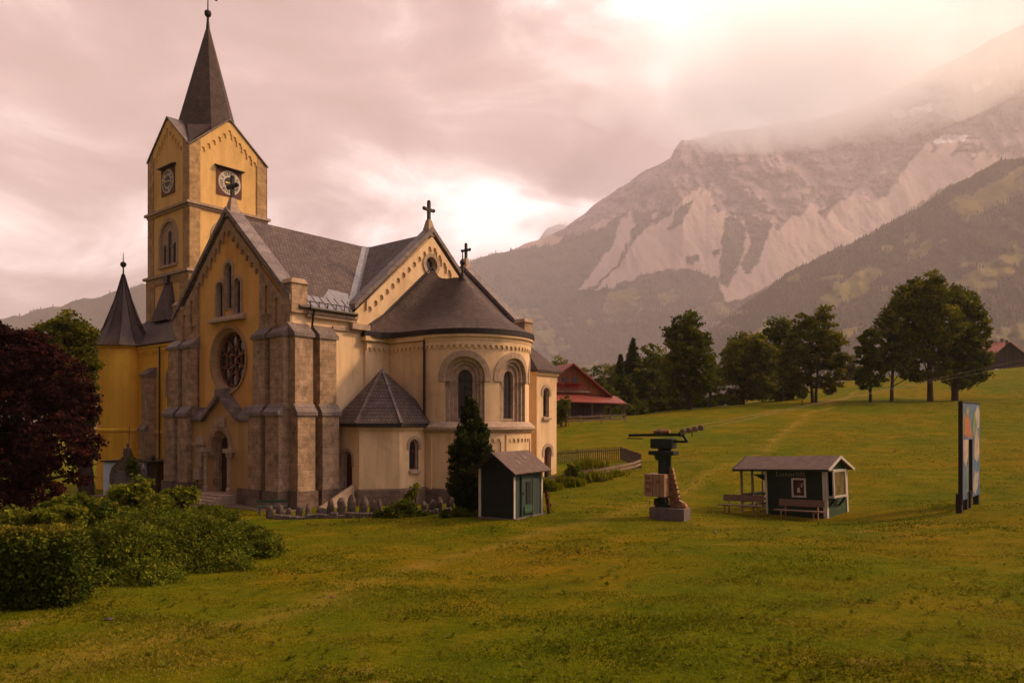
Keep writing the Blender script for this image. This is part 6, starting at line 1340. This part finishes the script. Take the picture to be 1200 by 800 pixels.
SD = [(316,8,9,'leftmost squat stone post beside the green bench'),(328,8,10,'stone post with a pointed side, second from the green bench'),(338,6,7,'lowest stump like stone post between two taller ones'),(350,7,9,'narrow pointed stone post, fourth from the green bench'),(361,6,10,'thin leaning stone post just before the flat boulder'),
      (377,11,6,'flat lying boulder in the row of stone posts'),(387,8,14,'broad stone post right beside the flat boulder'),(400,9,15,'wide flat topped stone post below the annex stairs'),(412,9,18,'tallest stone post with a rounded top'),(425,9,16,'stout stone post right of the tallest one'),(437,8,12,'shorter stone post left of the weedy bush'),(446,5,13,'slim stone post half hidden by the weedy bush'),
      (497,7,9,'low stone post just right of the weedy bush'),(506,8,10,'rounded dark stone post, second right of the weedy bush'),(515,7,12,'upright stone post, third right of the weedy bush'),(527,8,14,'large stone post left of the dark conifer'),(537,7,15,'stone post touching the dark conifer')]
for i, (px, w, h, lb) in enumerate(SD): stone(px, 609, w, h, 200+i, lb)
for (a, b, lb) in ((322, 452, 'low crumbling stone kerb under the left stone posts'), (490, 545, 'short stone kerb under the right stone posts')):
    mb = MB(); n_ = 14; g = np.random.default_rng(a)
    for i in range(n_):
        p0, p1 = a+(b-a)*i/n_, a+(b-a)*(i+1)/n_; Y = 35.8; x0, x1 = px2x(p0, Y), px2x(p1, Y); z = G((x0+x1)/2, Y); t = .2+.04*g.normal()
        mb.box(x0+.01, x1-.01, Y-.18+.03*g.normal(), Y+.35, z-.3, z+t)
    k_ = obj('low_wall', mb, MT['fieldstone'], bevel=.02); tag(k_, lb, 'low wall')
# green bench on the lawn
gx_, gy_ = px2x(318, 38), 38.; root = empty('bench', (gx_, gy_, G(gx_, gy_)), R(8), 'low green park bench on the lawn by the stone posts', 'bench')
for y0 in (-.2, -.06, .08): boxpart('seat_plank', (-.75, .75, y0, y0+.11, .42, .46), 'green_l', root)
boxpart('backrest', (-.75, .75, .22, .25, .6, .74), 'green_l', root)
for x_ in (-.6, .6): mb = MB(); mb.bar((x_, -.18, 0), (x_, -.18, .42), .05); mb.bar((x_, .22, 0), (x_, .25, .74), .05); mb.bar((x_, -.2, .4), (x_, .22, .4), .05); obj('leg', mb, MT['concrete'], root)
# memorial with a figure, and the pale low building behind it
mx, my = px2x(147, 47), 47.; root = empty('memorial', (mx, my, G(mx, my)), R(-10), 'mossy stone war memorial with a cross and small figures on top', 'memorial')
mb = MB(); M0 = lambda s, z, d: Vector((s, -d, z))
mb.prism([(-1.15,-.3),(1.15,-.3),(1.1,1.5),(.95,2.0),(.45,2.55),(.2,2.75),(-.2,2.75),(-.45,2.5),(-.95,2.1),(-1.1,1.6)], M0, -.5, .0); obj('stone_slab', mb, MT['fieldstone'], root, bevel=.05)
mb = MB().prism([(-.75,.3),(.75,.3),(.75,1.55),(.4,1.9),(-.4,1.9),(-.75,1.55)], M0, .003, .05); obj('plaque', mb, MT['concrete'], root)
mb = MB(); mb.box(-.22,.22,.1,.4,2.7,2.95); mb.lathe([(.13,2.95),(.17,3.15),(.1,3.35),(.06,3.42),(.11,3.5),(.09,3.62),(.0,3.66)], (-.02, .25, 0), 10); mb.lathe([(.1,2.95),(.12,3.1),(.06,3.2),(.07,3.3),(.0,3.34)], (-.2,.2,0), 8); mb.lathe([(.1,2.95),(.12,3.1),(.06,3.2),(.07,3.3),(.0,3.34)], (.2,.2,0), 8); mb.bar((.0,.3,2.9),(.05,.3,4.7),.025,.025); obj('statuette', mb, MT['fieldstone'], root)
C = np.random.default_rng(9).normal(size=(900, 3))*np.array([.22,.08,.33])+np.array([.55,-.05,2.1]); obj_ = link('moss', np_mesh('moss', leaf_cards(C, .09, np.random.default_rng(3)), np.arange(3600).reshape(-1, 4), np.full(900, .4)), MT['leaf_shrub'], root)
ux, uy = px2x(146, 53), 53.; root = empty('low_annexe', (ux, uy, G(ux, uy)), R(-12), 'low flat roofed building with pale blue walls behind the memorial', 'building')
boxpart('wall', (-1.75, 1.75, 0, 3, -.4, 2.35), 'bpale' if 'bpale' in MT else 'white', root) if False else obj('wall', MB().box(-1.75, 1.6, 0, 3, -.4, 2.35), mat_noise('pale_blue_plaster', (.62,.74,.88), (.45,.55,.66), 1.5, .8, .2, 24, streak=True), root)
obj('side_wall', MB().box(1.6, 2.45, .25, 3, -.4, 2.3), MT['dooroak'], root); boxpart('roof', (-1.9, 2.6, -.15, 3.1, 2.36, 2.46), 'darkmetal', root); boxpart('door', (-.5, .4, -.04, -.003, -.2, 1.9), 'dooroak', root)
mb = MB().lathe([(.08,0),(.14,.06),(.14,.3),(.03,.42)], (2.1, .3, 2.46), 8); obj('lantern', mb, MT['iron'], root)
# --- fences.  rails and posts, every post a part
def rail_fence(label, pts, h, step, rails, mat, rw=.13, name='wooden_fence', post_w=.09, pickets=False):
    W = [Vector((x, y, 0)) for x, y in pts]; root = empty(name, (W[0].x, W[0].y, G(W[0].x, W[0].y)), 0, label, 'fence'); o = Vector(root.location); P = []
    for a, b in zip(W[:-1], W[1:]):
        n_ = max(1, round((b-a).length/step)); P += [a.lerp(b, i/n_) for i in range(n_)]
    P.append(W[-1]); P = [Vector((p.x, p.y, G(p.x, p.y))) for p in P]; g = np.random.default_rng(len(P))
    for p in P: mb = MB(); q = p-o; mb.bar(q-Vector((0, 0, .3)), q+Vector((.02*g.normal(), .02*g.normal(), h+.06)), post_w); obj('post', mb, MT[mat], root)
    for k_, rz in enumerate(rails):
        mb = MB()
        for a, b in zip(P[:-1], P[1:]): mb.bar(a-o+Vector((0, -.06, rz+.03*g.normal()*.5)), b-o+Vector((0, -.06, rz+.03*g.normal()*.5)), .03, rw)
        obj('rail', mb, MT[mat], root)
    if pickets:
        mb = MB()
        for a, b in zip(P[:-1], P[1:]):
            n_ = int((b-a).length/.16)
            for i in range(n_): q = a.lerp(b, i/n_)-o; mb.bar(q+Vector((0, .02, -.05)), q+Vector((0, .02, h+.08*g.random())), .025, .075)
        tag(obj('pickets', mb, MT['fieldstone'], root), kind='stuff')
    return root
fp = lambda px, Y: (px2x(px, Y), Y)
rail_fence('pale two rail fence curving out from the church annex', [fp(640,47.3),fp(669,47.6),fp(691,48),fp(710,48.6),fp(725,49.4),fp(744,50.6),fp(751,51.6)], .62, 2.0, (.28,.52), 'railwood', .15)
rail_fence('dark picket fence closing the far side of the fenced plot', [fp(751,51.6),fp(740,55.5),fp(727,60),fp(700,60.5),fp(675,60.8),fp(645,61)], .95, 2.2, (.75,), 'fieldstone', .08, pickets=True, name='picket_fence')
rail_fence('pale wooden paddock fence before the barn', [fp(652,86),fp(680,86),fp(705,86.5),fp(733,87)], 1.0, 2.4, (.4,.85), 'railwood', .2, post_w=.14)
# --- barn
bx_, by_ = px2x(668.5, 95), 95.; bz_ = G(bx_, by_); root = empty('barn', (bx_, by_, bz_), R(22), 'red roofed wooden barn with flowers on its balcony', 'barn')
MT['barnwood'] = mat_wood('barn_wood', (.34,.12,.055), .8, .22, False, .55); MT['redroof'] = mat_block('red_sheet_roof', (.30,.065,.045), (.25,.055,.04), (.16,.04,.03), .9, .5, .02, .6, var=.3, bstr=.3)
hw, eH, aH = 5.0, 3.3, 7.0
mb = MB(); mb.add([(-hw,0,0),(hw,0,0),(hw,0,eH),(0,0,aH-.15),(-hw,0,eH)], [(0,1,2,3,4)]); mb.quad((-hw,0,0),(-hw,12,0),(-hw,12,eH),(-hw,0,eH)); mb.quad((hw,0,0),(hw,12,0),(hw,12,eH),(hw,0,eH)); mb.add([(-hw,12,0),(hw,12,0),(hw,12,eH),(0,12,aH-.15),(-hw,12,eH)], [(0,4,3,2,1)])
wl = obj('wall', mb, MT['barnwood'], root)
mb = MB()
for sg in (-1, 1): slab(mb, [(0,-.9,aH),(0,12.5,aH),((hw+.7)*sg,12.5,eH-.45),((hw+.7)*sg,-.9,eH-.45)], .16)
obj('roof', mb, MT['redroof'], root)
mb = MB(); mb.hull8([(-hw-.5,-2.9,2.0),(hw+1.6,-2.9,1.75),(hw+1.6,0,2.75),(-hw-.5,0,3.15)], [(-hw-.5,-2.9,2.14),(hw+1.6,-2.9,1.88),(hw+1.6,0,2.9),(-hw-.5,0,3.3)]); obj('porch_roof', mb, MT['redroof'], root)
for x_ in (-4.6, -1.5, 1.6, 4.2, 6.2): boxpart('porch_post', (x_, x_+.2, -2.7, -2.5, -.2, 2.0), 'dooroak', root)
mb = MB().box(-hw+.02, hw-.02, -.03, -.004, 0, 2.6); obj('dark_ground_floor', mb, MT['dooroak'], root)
boxpart('ledge', (-hw+.1, 2.6, -.5, -.02, 3.32, 3.42), 'white', root); boxpart('white_post', (-2.2, -2.05, -.55, -.45, 3.42, 5.9), 'white', root)
bal = boxpart('balcony', (-hw+.3, 1.4, -.75, -.03, 3.5, 3.62), 'barnwood', root)
C = np.random.default_rng(5).random((1300, 3))*np.array([4.6,.25,.42])+np.array([-3.6,-.95,3.95]); link('balcony_flowers', np_mesh('balcony_flowers', leaf_cards(C, .17, np.random.default_rng(8)), np.arange(5200).reshape(-1, 4), np.random.default_rng(4).random(1300)), mat_leaf('red_geraniums', [(.35,.015,.03),(.55,.03,.05),(.10,.08,.02)], .2), root)
for x_ in (-1.2, .2): w_ = boxpart('window', (x_, x_+.75, -.06, -.005, 4.35, 5.2), 'dooroak', root); boxpart('pane', (x_+.1, x_+.65, -.08, -.062, 4.45, 5.1), 'glass', w_)
# --- far houses
def house(label, px, py, Y, w, d, h, rh, rot, wallc, roofc, hip=False, name='farmhouse', over=.6, wins=3):
    x = px2x(px, Y); z = (HOR-py)/F*Y; root = empty(name, (x, Y, z), R(rot), label, 'house')
    mb = MB().box(-w/2, w/2, 0, d, -2.5, h)
    if not hip: mb.add([(-w/2,0,h),(-w/2,d,h),(-w/2,d/2,h+rh*.97)], [(0,1,2)]); mb.add([(w/2,0,h),(w/2,d,h),(w/2,d/2,h+rh*.97)], [(0,2,1)])
    wl = obj('wall', mb, wallc, root); mb = MB(); e = over; i_ = w*.16 if hip else -e
    if hip: mb.add([(-w/2-e,-e,h-.25),(w/2+e,-e,h-.25),(w/2+e,d+e,h-.25),(-w/2-e,d+e,h-.25),(-w/2+i_,d/2,h+rh),(w/2-i_,d/2,h+rh)], [(0,1,5,4),(1,2,5),(2,3,4,5),(3,0,4),(0,3,2,1)])
    else:
        for y0 in (-e, d+e): slab(mb, [(-w/2-e,d/2,h+rh),(w/2+e,d/2,h+rh),(w/2+e,y0,h-.25),(-w/2-e,y0,h-.25)], .2)
    obj('roof', mb, roofc, root); obj('chimney', MB().box(w*.12, w*.12+.7, d/2, d/2+.7, h, h+rh+1.0), MT['concrete'], root)
    for i in range(wins):
        xx = -w/2+w*(i+.6)/(wins+.2); o2 = obj('window', MB().box(xx, xx+1.1, -.06, -.004, h*.42, h*.42+1.3), MT['white'], root); obj('pane', MB().box(xx+.15, xx+.95, -.08, -.062, h*.42+.15, h*.42+1.15), MT['glass'], o2)
    return root
pinkroof = mat_block('faded_red_tiles', (.42,.15,.11), (.35,.13,.10), (.22,.09,.07), .5, .4, .02, .8, var=.3); darkwood = mat_wood('dark_farm_timber', (.07,.045,.04), .8, .3, False); wallw = mat_noise('white_farm_wall', (.62,.50,.42), None, 1, .9, .2, 12); orangew = mat_noise('orange_house_wall', (.60,.26,.12), None, 1, .9, .2, 12)
house('long farmhouse with a faded red hipped roof at the right edge', 1173, 428, 215, 13, 9, 2.6, 4.6, -14, darkwood, pinkroof, True)
house('dark timber barn cut by the right picture edge', 1202, 427, 208, 7.5, 8, 2.0, 4.2, 60, darkwood, mat_noise('dark_slate_roof', (.09,.07,.07), None, 2, .8, .2, 12), name='timber_barn')
house('small white and orange house glimpsed beneath the tree crowns', 893, 464, 190, 6, 5, 2.2, 1.6, 10, orangew, pinkroof, name='cottage')
house('house with a bright red roof behind the green maple', 113, 440, 92, 8, 7, 4.1, 2.4, -38, wallw, mat_block('bright_red_tiles', (.42,.07,.045), (.36,.06,.04), (.2,.04,.03), .5, .4, .02, .8, var=.3), name='cottage')
for i, (px, lb) in enumerate(((1169,'white wrapped bale nearest the red roofed farmhouse door'),(1176,'white wrapped bale, middle one before the farmhouse'),(1183,'white wrapped bale at the farmhouse corner'),(1196,'white wrapped bale before the dark timber barn'))):
    Y = 200.; x = px2x(px, Y); mb = MB(); mb.tube([(-.75,0,.55),(-.66,0,.55),(.66,0,.55),(.75,0,.55)], [.42,.6,.6,.42], 14); o2 = obj('hay_bale', mb, MT['white'], smooth=True, loc=(x, Y, G(x, Y)+.02)); o2.rotation_euler = (0, 0, .3*i); tag(o2, lb, 'bale', 'wrapped bales by the farm')
# stray stones in the meadow
for i, (px, py, Y, lb) in enumerate(((390,690,17.4,'small reddish stone lying in the grass below the church'),(128,709,15.2,'dark clod of earth before the shrub mass'),(838,628,27,'pale flat stone in the grass left of the lift hut'))):
    x = px2x(px, Y); mb = MB().ball((0,0,.0), .055, 6, .45); g = np.random.default_rng(i); mb.v = [(a*1.6+g.normal()*.01, b+g.normal()*.012, c+g.normal()*.008) for a, b, c in mb.v]; tag(obj('field_stone', mb, MT['rust'] if i == 0 else MT['fieldstone'] if i == 1 else MT['railwood'], loc=(x, Y, G(x, Y)+.03)), lb, 'stone')

split_parts({'crate_marking'})
